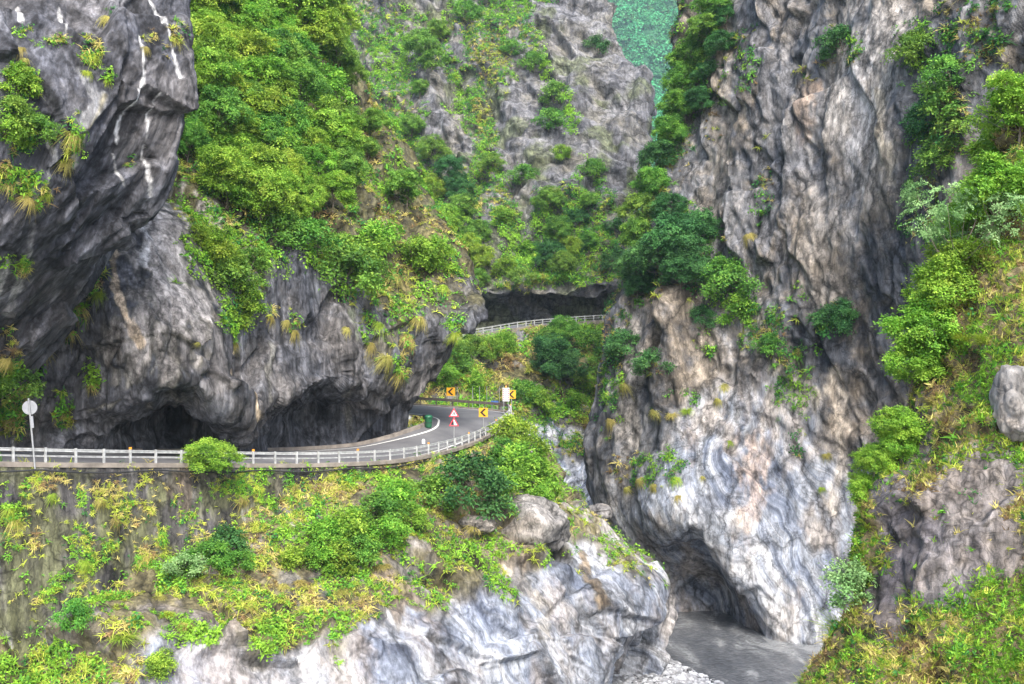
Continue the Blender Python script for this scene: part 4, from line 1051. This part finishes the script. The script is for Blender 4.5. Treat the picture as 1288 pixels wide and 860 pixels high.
def find(key, x, y):
    s = SHEETS[key]
    d = (s['px'] - x) ** 2 + (s['py'] - y) ** 2 + np.where((s['N'] * (s['P'] - np.array([0, 0, CZ]))).sum(1) > 0, 400, 0)
    c = np.argsort(d)[:40]; c = c[d[c] < d[c[0]] + 30]
    i = c[np.argmin(s['P'][c, 1])]
    return s['P'][i], s['n0'][i], math.sqrt(d[i])
NV = 0
def plant(key, x, y, kind, hpx, name, label, cat, group=None, centre=True, sx=1.0):
    """put a plant of height hpx (photo pixels) on a rock sheet; (x, y) is the middle of its crown"""
    global NV
    by = y + (0.42 * hpx if centre else 0)
    P, N, d = find(key, x, by)
    if d > 30: return None
    if kind.startswith(('tuft', 'hang')): hpx *= 0.62
    h, parts = KIND[kind][NV % len(KIND[kind])]; NV += 1
    s = hpx / F * P[1] / h
    e = bpy.data.objects.new(name, None); COL.objects.link(e)
    e.location = P - N * 0.05
    tx, ty = N[0], N[1]
    lean = 0.22 if not kind.startswith(('tuft', 'hang')) else 0.75
    steep = max(0.0, 1 - max(0, N[2]))
    ax = Vector((-ty, tx, 0)); 
    rot = Matrix.Rotation(lean * steep, 4, ax) if ax.length > 1e-3 else Matrix.Identity(4)
    e.rotation_euler = (rot @ Matrix.Rotation(rng.uniform(0, 6.28), 4, 'Z')).to_euler()
    e.scale = (s * sx, s * sx, s)
    tag(e, label, cat, group)
    for nm, me in parts: link(nm, me, None, e)
    return e
def cover(key, name, label, n, dens, colr, size, kinds=(0.5, 0.5), seed=0):
    """ground cover: leafy and grassy clumps strewn over a rock sheet by a density in photo space"""
    g = np.random.default_rng(seed + 100)
    s = SHEETS[key]
    vis = (s['px'] > -70) & (s['px'] < 1360) & (s['py'] > -70) & (s['py'] < 930)
    dn = dens(s['P'], s['px'], s['py']) * vis
    dn = np.clip(dn, 0, None); dn /= dn.sum()
    idx = g.choice(len(dn), n, p=dn)
    P = s['P'][idx]; N = s['N'][idx] * np.sign((s['N'][idx] * s['n0'][idx]).sum(1))[:, None]
    px, py = s['px'][idx], s['py'][idx]
    jt = g.normal(size=P.shape) * np.maximum(0.12, P[:, 1:2] * 0.0022); P = P + jt - N * (jt * N).sum(1, keepdims=True)
    col = colr(P, px, py, g)                                  # n,3
    sz = size[0] + (size[1] - size[0]) * g.uniform(0, 1, n) ** 1.5
    dry = (col[:, 0] > col[:, 1] * 0.8)
    grass = (g.uniform(0, 1, n) < kinds[1]) | dry
    up = unit(N * 0.75 + np.array([0, 0, 0.65]) + g.normal(size=N.shape) * 0.15)
    t1 = unit(np.cross(up, g.normal(size=N.shape))); t2_ = np.cross(up, t1)
    rot = np.stack([np.arctan2(t2_[:, 2], up[:, 2]), -np.arcsin(np.clip(t1[:, 2], -1, 1)), np.arctan2(t1[:, 1], t1[:, 0])], 1)
    Vs, Qs, Ls, Is = [], [], [], []; off = 0
    for var in range(8):
        if var < 4: V, Q, c = blades(12, 1.0, 0.10, 0.6, 0.55, g, 2)
        else:
            nl = 22
            d = unit(g.normal(size=(nl, 3))); d[:, 2] = np.abs(d[:, 2]); C0 = d * g.uniform(0.3, 0.8, nl)[:, None]
            V, Q = leaf_quads(C0, unit(d + np.array([0, 0, .6]) + g.normal(size=d.shape) * .4), unit(g.normal(size=d.shape)), g.uniform(.2, .4, nl), g.uniform(.12, .24, nl))
            c = np.repeat(g.uniform(0.1, 0.95, nl), 4)
        Vs.append(V); Qs.append(Q + off); Ls.append(c); Is.append(np.full(len(V), var)); off += len(V)
    z = np.zeros(off)
    me = mesh_np(name, np.concatenate(Vs + [P]), np.concatenate(Qs), False, {
        'vid': ('INT', np.concatenate(Is + [np.where(grass, -1, -2)])), 'lc': ('FLOAT', np.concatenate(Ls + [np.zeros(n)])),
        'pick': ('INT', np.concatenate([z, g.integers(0, 4, n)])), 'sc': ('FLOAT', np.concatenate([z, sz])),
        'rot': ('FLOAT_VECTOR', np.concatenate([np.zeros((off, 3)), rot])), 'gc': ('FLOAT_COLOR', np.concatenate([np.ones((off, 4)), np.concatenate([col, np.ones((n, 1))], 1)]))})
    o = link(name, me, M_inst); md = o.modifiers.new('strew', 'NODES'); md.node_group = COVER
    tag(o, label, kind='stuff'); return o
GB = np.array([0.20, 0.38, 0.035]); GM = np.array([0.11, 0.29, 0.03]); GD = np.array([0.04, 0.16, 0.035]); GY = np.array([0.33, 0.39, 0.055]); ST = np.array([0.46, 0.40, 0.13]); BRN = np.array([0.22, 0.15, 0.07])
def palette(weights, scale, seed):
    """colours picked by patchy noise; weights over (GB, GM, GD, GY, ST, BRN)"""
    pal = np.array([GB, GM, GD, GY, ST, BRN]); wts = np.array(weights, float); cum = np.cumsum(wts / wts.sum())
    def f(P, px, py, g):
        t = np.clip(0.5 + 0.9 * fbm(P / scale, 3, seed), 0, 0.999) * 0.6 + 0.4 * g.uniform(0, 1, len(P))
        r_ = np.argsort(np.argsort(t)) / len(t)
        i = np.clip(np.searchsorted(cum, r_), 0, 5)
        return pal[i] * g.uniform(0.75, 1.3, (len(P), 1))
    return f

# ------------------------------------------------------------------ ground cover
def patchy(P, s, seed, lo=-0.25, hi=0.15): return sstep(lo, hi, fbm(P / s, 4, seed))
LMline = lambda x: np.interp(x, [150, 200, 260, 320, 400, 450, 490, 560, 620], [150, 225, 310, 335, 335, 360, 410, 385, 360])
def dn_lm(P, x, y):
    sl = sstep(20, -20, y - LMline(x)) * patchy(P, 6, 201, -0.5, 0.0)
    b = blobmask(x, y, [(290,330,45,55,1),(300,400,25,28,1),(110,345,22,40,.8),(85,395,25,28,.7),(35,455,18,30,.8),(12,520,14,50,1),(118,470,14,22,.7),(372,400,10,18,.8),(440,350,28,35,.9),(475,395,28,55,.8),
        (505,440,18,40,.7),(540,340,40,45,.9),(575,408,14,14,1),(340,390,10,12,.7),(80,520,12,30,.5),(430,300,60,40,.8),(560,370,30,25,.5),(15,440,20,20,.8),(230,330,20,30,.6)]) * patchy(P, 3, 202, -0.35, 0.1)
    return np.maximum(sl, b)
cover('LM', 'ground_cover', 'grass and creepers covering the slope above the road cliff', 20000, dn_lm, palette((5, 4, 1.5, 4, 2, 0.7), 7, 211), (0.4, 1.1), (0.5, 0.5), 1)
def dn_lo(P, x, y):
    return blobmask(x, y, [(31,45,14,12,1),(115,65,14,22,1),(28,105,28,22,1),(22,160,32,30,1),(92,170,10,40,.9),(130,6,12,10,1),(185,45,12,9,.8),(224,42,9,18,.9),(140,95,10,12,.8),(35,240,28,26,.9),
        (85,205,9,12,.9),(12,215,16,30,.8),(10,470,16,60,1),(28,335,12,12,.7),(5,330,8,8,1),(60,50,25,10,.6),(12,440,16,25,.8),(55,5,12,8,.5),(210,60,6,10,.6),(165,200,4,8,.6)]) * patchy(P, 1.5, 203, -0.4, 0.1)
cover('LO', 'ground_cover', 'grass and moss clinging to the overhanging cliff', 1400, dn_lo, palette((3, 3, 1.5, 3, 3, 1), 3, 212), (0.3, 0.7), (0.4, 0.6), 2)
def dn_bw(P, x, y):
    st = fbm(np.stack([(P[:, 0] + 0.28 * P[:, 2]) / 9.0, P[:, 1] / 30, P[:, 2] / 60], 1), 4, 141)
    v = 0.95 * st + 0.2 * fbm(P / 7.0, 4, 41) + 0.17 * sstep(150, 330, y) - 0.16 * sstep(640, 780, x) * sstep(280, 120, y) + 0.3 * blobmask(x, y, [(430, 80, 90, 120, 1), (705, 290, 30, 80, .8), (560, 250, 50, 70, .8)])
    return sstep(0.05, 0.3, v) * sstep(368, 350, y)
cover('BW', 'ground_cover', 'bushes and grass on the ledges of the high gorge wall', 24000, dn_bw, palette((5, 5, 2, 3.5, .8, 0.4), 14, 213), (0.6, 1.5), (0.75, 0.25), 3)
def dn_bb(P, x, y): return sstep(30, -20, y - 540 - 30 * fbm(P / 9, 3, 71)) * patchy(P, 5, 204, -0.4, 0.05)
cover('BB', 'ground_cover', 'grass and weeds on the bank below the upper road', 8000, dn_bb, palette((3, 3, 1, 5, 4, 1), 8, 214), (0.6, 1.6), (0.5, 0.5), 4)
def dn_rc(P, x, y):
    b = blobmask(x, y, [(870,50,30,90,1),(845,150,28,70,1),(815,240,30,60,1),(800,330,45,60,1),(860,310,50,60,1),(780,420,22,50,.8),(770,500,18,60,.7),(925,365,28,40,.9),(960,420,35,40,.7),(1000,480,30,50,.5),
        (800,590,40,22,.8),(845,590,16,30,.8),(810,460,20,20,.7),(900,100,20,90,.5),(1055,60,30,30,.7),(1010,95,14,12,.7),(1150,70,30,50,.7),(1180,150,40,60,.8),(1160,260,25,60,.5),(1045,405,22,18,1),(890,430,20,30,.5),
        (870,500,10,12,.7),(840,505,8,12,.6),(1010,560,20,20,.4),(940,70,20,50,.4),(960,230,15,60,.3),(1240,40,40,60,.7),(1200,30,20,50,.6),(830,520,14,14,.5),(1000,380,14,30,.4),(895,330,20,60,.6)])
    return b * patchy(P, 3.0, 205, -0.3, 0.15)
def col_rc(P, x, y, g):
    return palette((2, 4, 4, 2.5, 2, 1.2), 7, 215)(P, x, y, g) * 0.8
cover('RC', 'ground_cover', 'grass and scrub rooted in cracks of the river cliff', 8000, dn_rc, col_rc, (0.4, 1.2), (0.55, 0.45), 5)
def dn_lb(P, x, y):
    veg = (1 - m_lb(P, x, y) / 0.9)
    edge = blobmask(x, y, [(715,645,25,20,.8),(800,690,40,22,.8),(760,700,8,30,.5),(690,665,20,18,.5),(720,730,8,40,.4),(500,740,16,18,.7),(430,800,22,16,.8),(440,830,10,6,.6),(615,700,8,8,.4)])
    return np.maximum(veg * patchy(P, 3.0, 206, -0.3, 0.1), edge * patchy(P, 1.5, 207, -0.2, 0.2))
cover('LB', 'ground_cover', 'weeds and dry grass over the bank between road and outcrop', 10500, dn_lb, palette((6, 3, 0.8, 7, 1.8, .5), 4, 216), (0.35, 0.9), (0.4, 0.6), 6)
def dn_wl(P, x, y):
    return blobmask(x, y, [(20,630,25,40,1),(60,605,30,16,.8),(130,625,40,25,.8),(170,600,30,12,.5),(115,690,40,30,.9),(190,690,22,45,.9),(170,650,30,25,.6),(310,610,25,25,.8),(350,650,30,30,.9),(380,620,18,45,.9),(250,660,40,20,.5),
        (430,620,40,30,.9),(290,610,30,10,.5),(60,740,60,25,.6),(110,770,40,40,.8),(480,610,30,20,.8),(340,595,40,6,.6),(530,600,40,20,.8),(590,578,25,12,.8),(30,690,30,30,.4),(215,730,40,30,.8)]) * patchy(P, 1.6, 208, -0.12, 0.2) + 0.03
cover('WL', 'ground_cover', 'grass and creepers hanging on the retaining wall', 4800, dn_wl, palette((3, 2.5, 0.8, 7, 3, 1), 3, 217), (0.22, 0.6), (0.45, 0.55), 7)
def dn_rs(P, x, y):
    bare = blobmask(x, y, [(1240, 680, 55, 45, .8), (1180, 690, 72, 80, 1), (1240, 610, 60, 40, .9), (1120, 620, 24, 70, .5), (1110, 760, 24, 50, .8), (1160, 540, 12, 55, .6), (1265, 700, 35, 30, .7)])
    return (1 - sstep(0.2, 0.6, bare + 0.25 * fbm(P / 1.3, 4, 47))) + 0.03
cover('RS', 'ground_cover', 'ferns and straw coloured grass carpeting the near slope', 34000, dn_rs, palette((5, 3, 1.0, 6, 4, 1.8), 1.8, 218), (0.2, 0.5), (0.2, 0.8), 8)
g = np.random.default_rng(5)
def cover_fh():
    s = SHEETS['FH']; g = np.random.default_rng(77); sel = np.where((s['px'] > 740) & (s['px'] < 900) & (s['py'] > -60) & (s['py'] < 200))[0]
    idx = g.choice(sel, 1500); Pn = s['P'][idx]
    nl = 50
    d = unit(g.normal(size=(1500, nl, 3))); d[..., 2] = np.abs(d[..., 2]) * 1.1 - 0.2
    r = g.uniform(2.4, 5.0, 1500)
    C = Pn[:, None] + d * r[:, None, None] * 2.4 * g.uniform(.8, 1.05, (1500, nl, 1)) + np.array([0, 0, 4.0])
    V, Q = leaf_quads(C.reshape(-1, 3), unit(d.reshape(-1, 3) + np.array([0, 0, .4]) + g.normal(size=(1500 * nl, 3)) * .35), unit(g.normal(size=(1500 * nl, 3))), g.uniform(2.4, 4.4, 1500 * nl), g.uniform(1.7, 2.9, 1500 * nl))
    col = (np.array([0.045, 0.27, 0.11])[None] * g.uniform(.25, 1.6, (1500, 1)) + g.uniform(0, .04, (1500, 1)) * np.array([1, 1, 0]))  # teal tint of the distant haze is mixed into the leaf colours
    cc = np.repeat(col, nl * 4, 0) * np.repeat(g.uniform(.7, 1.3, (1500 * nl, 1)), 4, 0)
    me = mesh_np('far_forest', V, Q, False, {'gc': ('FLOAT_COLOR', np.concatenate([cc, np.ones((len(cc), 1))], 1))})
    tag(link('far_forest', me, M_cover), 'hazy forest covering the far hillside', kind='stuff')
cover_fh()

# ------------------------------------------------------------------ trees on the slope above the road
g = random.Random(3)
pts = []
for k in range(6000):
    x = g.uniform(215, 600); y = g.uniform(-40, 340)
    right = np.interp(y, [-40, 0, 100, 200, 280, 340], [395, 410, 445, 495, 545, 580])
    left = np.interp(y, [-40, 150, 180, 260, 340], [215, 222, 235, 310, 440])
    low = np.interp(x, [215, 260, 320, 400, 440, 480, 560], [170, 210, 265, 265, 240, 230, 260])
    if x > right or x < left or y > low: continue
    if all((x - a) ** 2 + ((y - b) * 1.2) ** 2 > 26 ** 2 for a, b in pts): pts.append((x, y))
pts.sort(key=lambda q: q[1])
for i, (x, y) in enumerate(pts):
    u = g.random(); h = g.uniform(38, 80)
    if x > 440 and y > 130 and u < 0.5: continue
    if x > 440: h *= 0.6; u = u * 0.4 + 0.55
    if u < 0.68: k, lb, gp = 'bright', 'bright green broadleaf tree in the thicket above the road cliff', 'bright trees above the road cliff'
    elif u < 0.86: k, lb, gp = 'mid', 'mid green broadleaf tree in the thicket above the road cliff', 'mid green trees above the road cliff'
    elif u < 0.95: k, lb, gp = 'shrub_b', 'low yellow green shrub in the thicket above the road cliff', 'shrubs above the road cliff'; h *= .6
    else: k, lb, gp = 'pale', 'pale feathery tree in the thicket above the road cliff', 'pale trees above the road cliff'
    zone = 'high in the thicket near the top of the overhanging cliff' if y < 80 else 'at the edge of the thicket against the gorge wall' if x > 430 else 'at the foot of the thicket above the road cave' if y > 185 else 'in the middle of the thicket above the road'
    lb = ('tall ' if h > 58 else 'small ') + lb.split(' in the thicket')[0].replace('low ', '') + ' ' + zone
    plant('LM', x, y, k, h, 'shrub' if k == 'shrub_b' else 'tree', lb, 'shrub' if k == 'shrub_b' else 'tree', gp, sx=g.uniform(.9, 1.3))
def many(lst, key, name, label, cat, group):
    label0 = label
    for q in lst:
        x, y, k, h = q[:4]
        if callable(label0): label = label0(x, y, k, h)
        plant(key, x, y, k, h, name, label, cat, group, sx=q[4] if len(q) > 4 else 1.1)
many([(285,325,'shrub_b',40),(300,350,'shrub_m',44),(270,300,'shrub_b',34),(300,398,'shrub_b',40),(310,375,'shrub_b',36),(255,295,'shrub_b',26),(320,330,'shrub_m',34)], 'LM', 'shrub', 'green shrub trailing down the grey rock left of the cave', 'shrub', 'shrubs trailing above the cave')
many([(440,345,'shrub_m',60),(455,325,'shrub_b',48),(430,315,'shrub_m',44),(520,320,'shrub_b',40),(550,320,'shrub_b',40),(480,300,'shrub_b',44),(395,300,'shrub_m',44),(350,285,'shrub_m',44)], 'LM', 'shrub', 'leafy shrub at the lip of the road cliff', 'shrub', 'shrubs at the lip of the road cliff')
many([(375,402,'hang_s',30),(365,395,'hang_s',26),(345,388,'hang_s',24),(490,430,'hang_s',40),(505,455,'hang_s',36),(480,390,'hang_g',36),(515,405,'hang_s',36),(470,420,'hang_s',32),(530,380,'hang_s',34),(575,408,'hang_g',28),(300,420,'hang_s',24),(250,430,'hang_s',12),
      (118,475,'hang_s',26),(100,365,'hang_s',40),(85,400,'hang_s',34),(60,430,'hang_s',30),(120,350,'hang_g',36),(30,470,'hang_s',30),(440,400,'hang_s',22),(500,330,'hang_s',34),(540,310,'hang_s',34),(560,345,'hang_g',30)],
     'LM', 'grass_tuft', 'dry grass tuft hanging from the dark road cliff', 'grass', 'grass tufts on the road cliff')
many([(28,100,'shrub_b',34),(20,150,'shrub_m',46),(45,165,'shrub_m',34),(10,165,'shrub_b',34),(8,480,'shrub_m',44),(5,330,'shrub_b',18)], 'LO', 'shrub', 'leafy shrub rooted on the overhanging cliff', 'shrub', 'shrubs on the overhanging cliff')
many([(118,58,'hang_g',34),(112,75,'hang_g',28),(31,48,'hang_s',26),(95,155,'hang_s',40),(85,190,'hang_s',34),(186,46,'hang_s',22),(224,36,'hang_s',28),(132,8,'hang_s',30),(38,240,'hang_s',34),(60,235,'hang_g',28),(140,92,'hang_g',20),(35,60,'hang_s',20),(15,220,'hang_s',30),(12,440,'hang_s',36),(165,203,'hang_s',12)],
     'LO', 'grass_tuft', 'grass tuft clinging to the overhanging cliff', 'grass', 'grass tufts on the overhanging cliff')

# ------------------------------------------------------------------ trees and bushes on the back wall and far bank
many([(535,60,'mid',40),(545,42,'mid',30),(560,215,'dark',34),(545,190,'mid',38),(578,238,'dark',34),(592,262,'mid',36),(570,278,'bright',38),(602,292,'mid',34),(585,312,'bright',36),(608,332,'bright',32),(600,348,'mid',28),
      (525,110,'mid',24),(515,160,'mid',30),(540,240,'bright',36),(555,290,'bright',36),(520,250,'bright',34),(548,75,'shrub_m',26),(560,320,'bright',32)], 'BW', 'tree', lambda x, y, k, h: {'mid': 'mid green', 'dark': 'dark green', 'bright': 'bright green', 'shrub_m': 'low'}[k] + ' tree in the gully ' + ('high up the gorge wall' if y < 180 else 'between road cliff and gorge wall'), 'tree', 'trees in the gully of the gorge wall')
many([(690,262,'mid',34),(700,290,'mid',36),(695,318,'dark',34),(708,340,'mid',32),(728,272,'dark',26),(742,252,'mid',22),(722,318,'bright',30),(745,215,'shrub_m',22),(735,305,'mid',26),(650,220,'shrub_m',24),(640,270,'shrub_b',24),
      (685,150,'shrub_m',26),(692,118,'shrub_m',26),(672,75,'shrub_m',24),(750,55,'shrub_d',22),(640,335,'shrub_b',24),(662,310,'shrub_b',22),(772,322,'shrub_d',26),(775,285,'shrub_d',22),(620,200,'shrub_m',22),(585,12,'shrub_m',24),(640,60,'shrub_m',20),(710,190,'shrub_b',18),(655,345,'shrub_m',22)],
     'BW', 'bush', lambda x, y, k, h: ('leafy tree' if k in ('mid', 'dark', 'bright') else 'small bush') + (' on the gorge wall just above the dark recess' if y > 240 else ' on the bare upper part of the gorge wall' if y < 130 else ' on a ledge halfway up the gorge wall'), 'bush', 'bushes on the gorge wall')
many([(700,450,'dark',56),(710,470,'dark',46),(690,435,'mid',44),(705,420,'mid',40)], 'BB', 'tree', 'dark green tree on the bank below the upper guardrail', 'tree', 'dark trees below the upper guardrail')
many([(565,455,'shrub_m',34),(575,440,'shrub_m',30),(550,475,'shrub_b',30),(640,430,'shrub_b',24),(625,440,'shrub_b',26),(660,490,'shrub_m',28),(720,500,'shrub_b',26),(750,430,'shrub_m',30),(600,480,'shrub_b',24),(680,500,'shrub_b',26),(735,480,'shrub_b',24),(590,430,'shrub_m',24),(755,460,'shrub_m',28)],
     'BB', 'bush', 'small green bush on the grassy bank below the upper road', 'bush', 'bushes on the far bank')

# ------------------------------------------------------------------ trees on the right cliff
many([(855,305,'dark',62),(875,325,'dark',60),(835,325,'dark',56),(808,300,'mid',50),(872,290,'dark',46),(808,268,'mid',46),(818,238,'mid',46),(826,205,'dark',46),(836,172,'mid',46),(846,140,'mid',46),(856,108,'mid',46),(868,75,'mid',46),(890,42,'mid',42),(897,8,'mid',42),(905,60,'dark',36),
      (910,25,'dark',34),(805,335,'dark',44),(800,360,'dark',34),(842,262,'dark',38),(880,130,'dark',34),(885,95,'dark',30),(860,345,'dark',44)], 'RC', 'tree', lambda x, y, k, h: ('dark' if k == 'dark' else 'mid') + ' green tree' + (' on the cliff brink beside the hazy far forest' if y < 130 else ' in the big clump overhanging the river cliff' if y > 250 else ' halfway along the brink of the river cliff'), 'tree', 'trees on the edge of the river cliff')
many([(925,360,'shrub_m',44),(935,385,'shrub_b',36),(915,340,'shrub_m',36),(1055,55,'shrub_d',36),(1045,405,'shrub_d',34),(1055,395,'shrub_d',26),(820,460,'shrub_d',32),(780,430,'shrub_d',30),(1150,60,'shrub_m',40),(1185,130,'shrub_m',44),(1200,170,'shrub_m',44),(1160,150,'shrub_d',36),(965,430,'shrub_m',26),(880,400,'shrub_d',24),(1190,90,'shrub_m',40),(1175,200,'shrub_m',40)],
     'RC', 'bush', lambda x, y, k, h: 'bush on the river cliff ' + ('behind the near slope trees' if x > 1120 else 'among cracks high on the bare slabs' if x > 1000 else 'below the overhanging dark trees'), 'bush', 'bushes on the river cliff')
many([(842,508,'tuft_s',22),(860,505,'tuft_g',22),(910,470,'hang_s',24),(900,490,'hang_s',20),(800,590,'hang_s',26),(820,595,'hang_s',26),(845,588,'hang_g',28),(785,600,'hang_s',22),(915,545,'hang_g',14),(780,470,'hang_s',30),(765,520,'hang_s',28),(820,510,'hang_s',22),(880,590,'hang_s',14),(1030,610,'hang_g',16),(1000,430,'hang_s',22),(940,280,'hang_s',26),(850,610,'hang_s',20),(1035,560,'hang_s',18)],
     'RC', 'grass_tuft', 'grass tuft on a ledge of the river cliff', 'grass', 'grass tufts on the river cliff')

# ------------------------------------------------------------------ below the road
plant('WL', 262, 578, 'bright', 46, 'tree', 'small bright tree leaning over the white guardrail from the wall', 'tree', sx=1.5)
plant('LB', 590, 618, 'shrub_d', 64, 'bush', 'broad dark green bush below the pair of triangular signs', 'bush', sx=1.15)
plant('LB', 560, 620, 'shrub_m', 44, 'bush', 'mid green bush beside the broad dark bush on the bank', 'bush', sx=1.1)
many([(655,585,'shrub_b',50),(675,605,'shrub_b',48),(640,610,'shrub_b',40),(670,575,'shrub_b',44),(655,548,'shrub_b',40),(680,628,'shrub_b',30),(640,570,'shrub_m',34)], 'LB', 'bush', 'bright green bush on the bank right of the road bend', 'bush', 'bright bushes by the road bend')
many([(410,675,'shrub_b',40),(440,660,'shrub_b',44),(470,640,'shrub_m',44),(480,670,'shrub_b',40),(430,700,'shrub_b',36),(500,620,'shrub_b',36),(400,700,'shrub_b',32),(455,690,'shrub_m',36),(520,650,'shrub_b',30),(370,700,'shrub_b',30)], 'LB', 'bush', 'bright leafy bush in the weeds below the guardrail', 'bush', 'bushes in the weeds below the guardrail')
many([(240,712,'shrub_p',36),(265,700,'shrub_m',40),(285,680,'shrub_d',36),(300,705,'shrub_m',30)], 'LB', 'bush', 'bush at the foot of the stained retaining wall', 'bush', 'bushes at the foot of the wall')
plant('LB', 152, 788, 'tuft_g', 46, 'grass_clump', 'bright green grass clump with long arching blades on the lower bank', 'grass', sx=1.2)
plant('LB', 208, 838, 'shrub_b', 34, 'bush', 'small round bright bush on the pale rock below the grass clump', 'bush')
plant('LB', 95, 775, 'shrub_m', 38, 'bush', 'slim green bush at the foot of the wall beside the grass clump', 'bush', sx=.8)
g = random.Random(9)
tl = [(20,640,34),(15,620,34),(130,615,28),(150,640,26),(185,680,40),(190,700,36),(110,690,34),(310,612,30),(340,640,30),(385,635,34),(375,600,24),(70,610,26),(425,600,24),(360,660,32),(400,650,30)]
for x, y, h in tl:
    plant('WL', x, y, g.choice(['hang_s', 'hang_s', 'hang_g']), h, 'grass_tuft', 'tawny grass tuft hanging on the retaining wall', 'grass', 'grass tufts on the retaining wall', sx=1.2)
for k in range(60):
    x = g.uniform(150, 720); y = g.uniform(600, 780)
    lim = np.interp(x, [150, 200, 330, 430, 480, 560, 640, 720], [830, 800, 770, 740, 700, 680, 660, 640]); top = np.interp(x, [150, 300, 450, 600, 720], [740, 690, 620, 590, 610])
    if y > lim or y < top: continue
    plant('LB', x, y, g.choice(['tuft_s', 'tuft_g', 'tuft_s']), g.uniform(20, 34), 'grass_tuft', 'yellow green grass tuft on the weedy bank', 'grass', 'grass tufts on the weedy bank', sx=1.2)

# ------------------------------------------------------------------ near slope at the right
many([(1262,215,'near',105),(1225,300,'near',100),(1165,435,'near',95),(1285,150,'near',90),(1135,465,'near',70),(1245,265,'near',100),(1295,215,'near',100),(1205,350,'near',90),(1185,385,'near',90),(1270,290,'near',90),(1240,345,'near',80)], 'RS', 'tree', lambda x, y, k, h: 'bright yellow green tree ' + ('at the top of the near slope' if y < 240 else 'beside the pale feathery tree on the near slope' if y < 370 else 'on the near slope above the light green trees'), 'tree', 'bright trees on the near slope')
plant('RS', 1200, 320, 'pale', 150, 'tree', 'pale feathery tree with bare forked trunk on the near slope', 'tree', sx=0.9)
many([(1105,500,'near',50),(1120,545,'near',62),(1092,550,'near',46),(1110,600,'near',60),(1085,585,'near',44),(1095,630,'near',50),(1128,575,'near',50),(1080,610,'near',36),(1100,660,'near',34)], 'RS', 'tree', 'light green tree at the brink of the near slope', 'tree', 'light green trees at the brink')
plant('RS', 1050, 728, 'shrub_p', 62, 'bush', 'thin blue green bush over the river at the brink', 'bush')
plant('RS', 1060, 770, 'tuft_g', 90, 'fern', 'glossy yellow green strap leaved fern at the brink', 'fern', sx=1.1)
g = random.Random(21)
for k in range(120):
    y = g.uniform(380, 850); x = np.interp(y, [380, 520, 640, 760, 870], [1196, 1164, 1112, 1090, 1030]) + g.uniform(5, 250)
    if x > 1290: continue
    if ((x - 1190) / 75) ** 2 + ((y - 690) / 80) ** 2 < 1: continue
    k_ = g.choice(['tuft_g', 'tuft_s', 'hang_s', 'tuft_g'])
    plant('RS', x, y, k_, g.uniform(34, 60), 'grass_tuft', {'g': 'green grass tuft on the near slope', 's': 'straw coloured grass tuft on the near slope'}[k_[-1]], 'grass', {'g': 'green tufts on the near slope', 's': 'straw tufts on the near slope'}[k_[-1]], sx=1.2)

# ------------------------------------------------------------------ the air in the gorge
hz = MB().box((0, 1150, 478), (3000, 2700, 962)).obj('haze', None); hz['kind'] = 'stuff'
hm = bpy.data.materials.new('haze_air'); hm.use_nodes = True
hm.node_tree.nodes.clear()
ho = hm.node_tree.nodes.new('ShaderNodeOutputMaterial'); hv = hm.node_tree.nodes.new('ShaderNodeVolumePrincipled')
hv.inputs['Color'].default_value = (0.62, 0.82, 1.0, 1); hv.inputs['Density'].default_value = 0.00010; hv.inputs['Anisotropy'].default_value = 0.0
hm.node_tree.links.new(hv.outputs[0], ho.inputs['Volume'])
hz.data.materials.append(hm)
#END
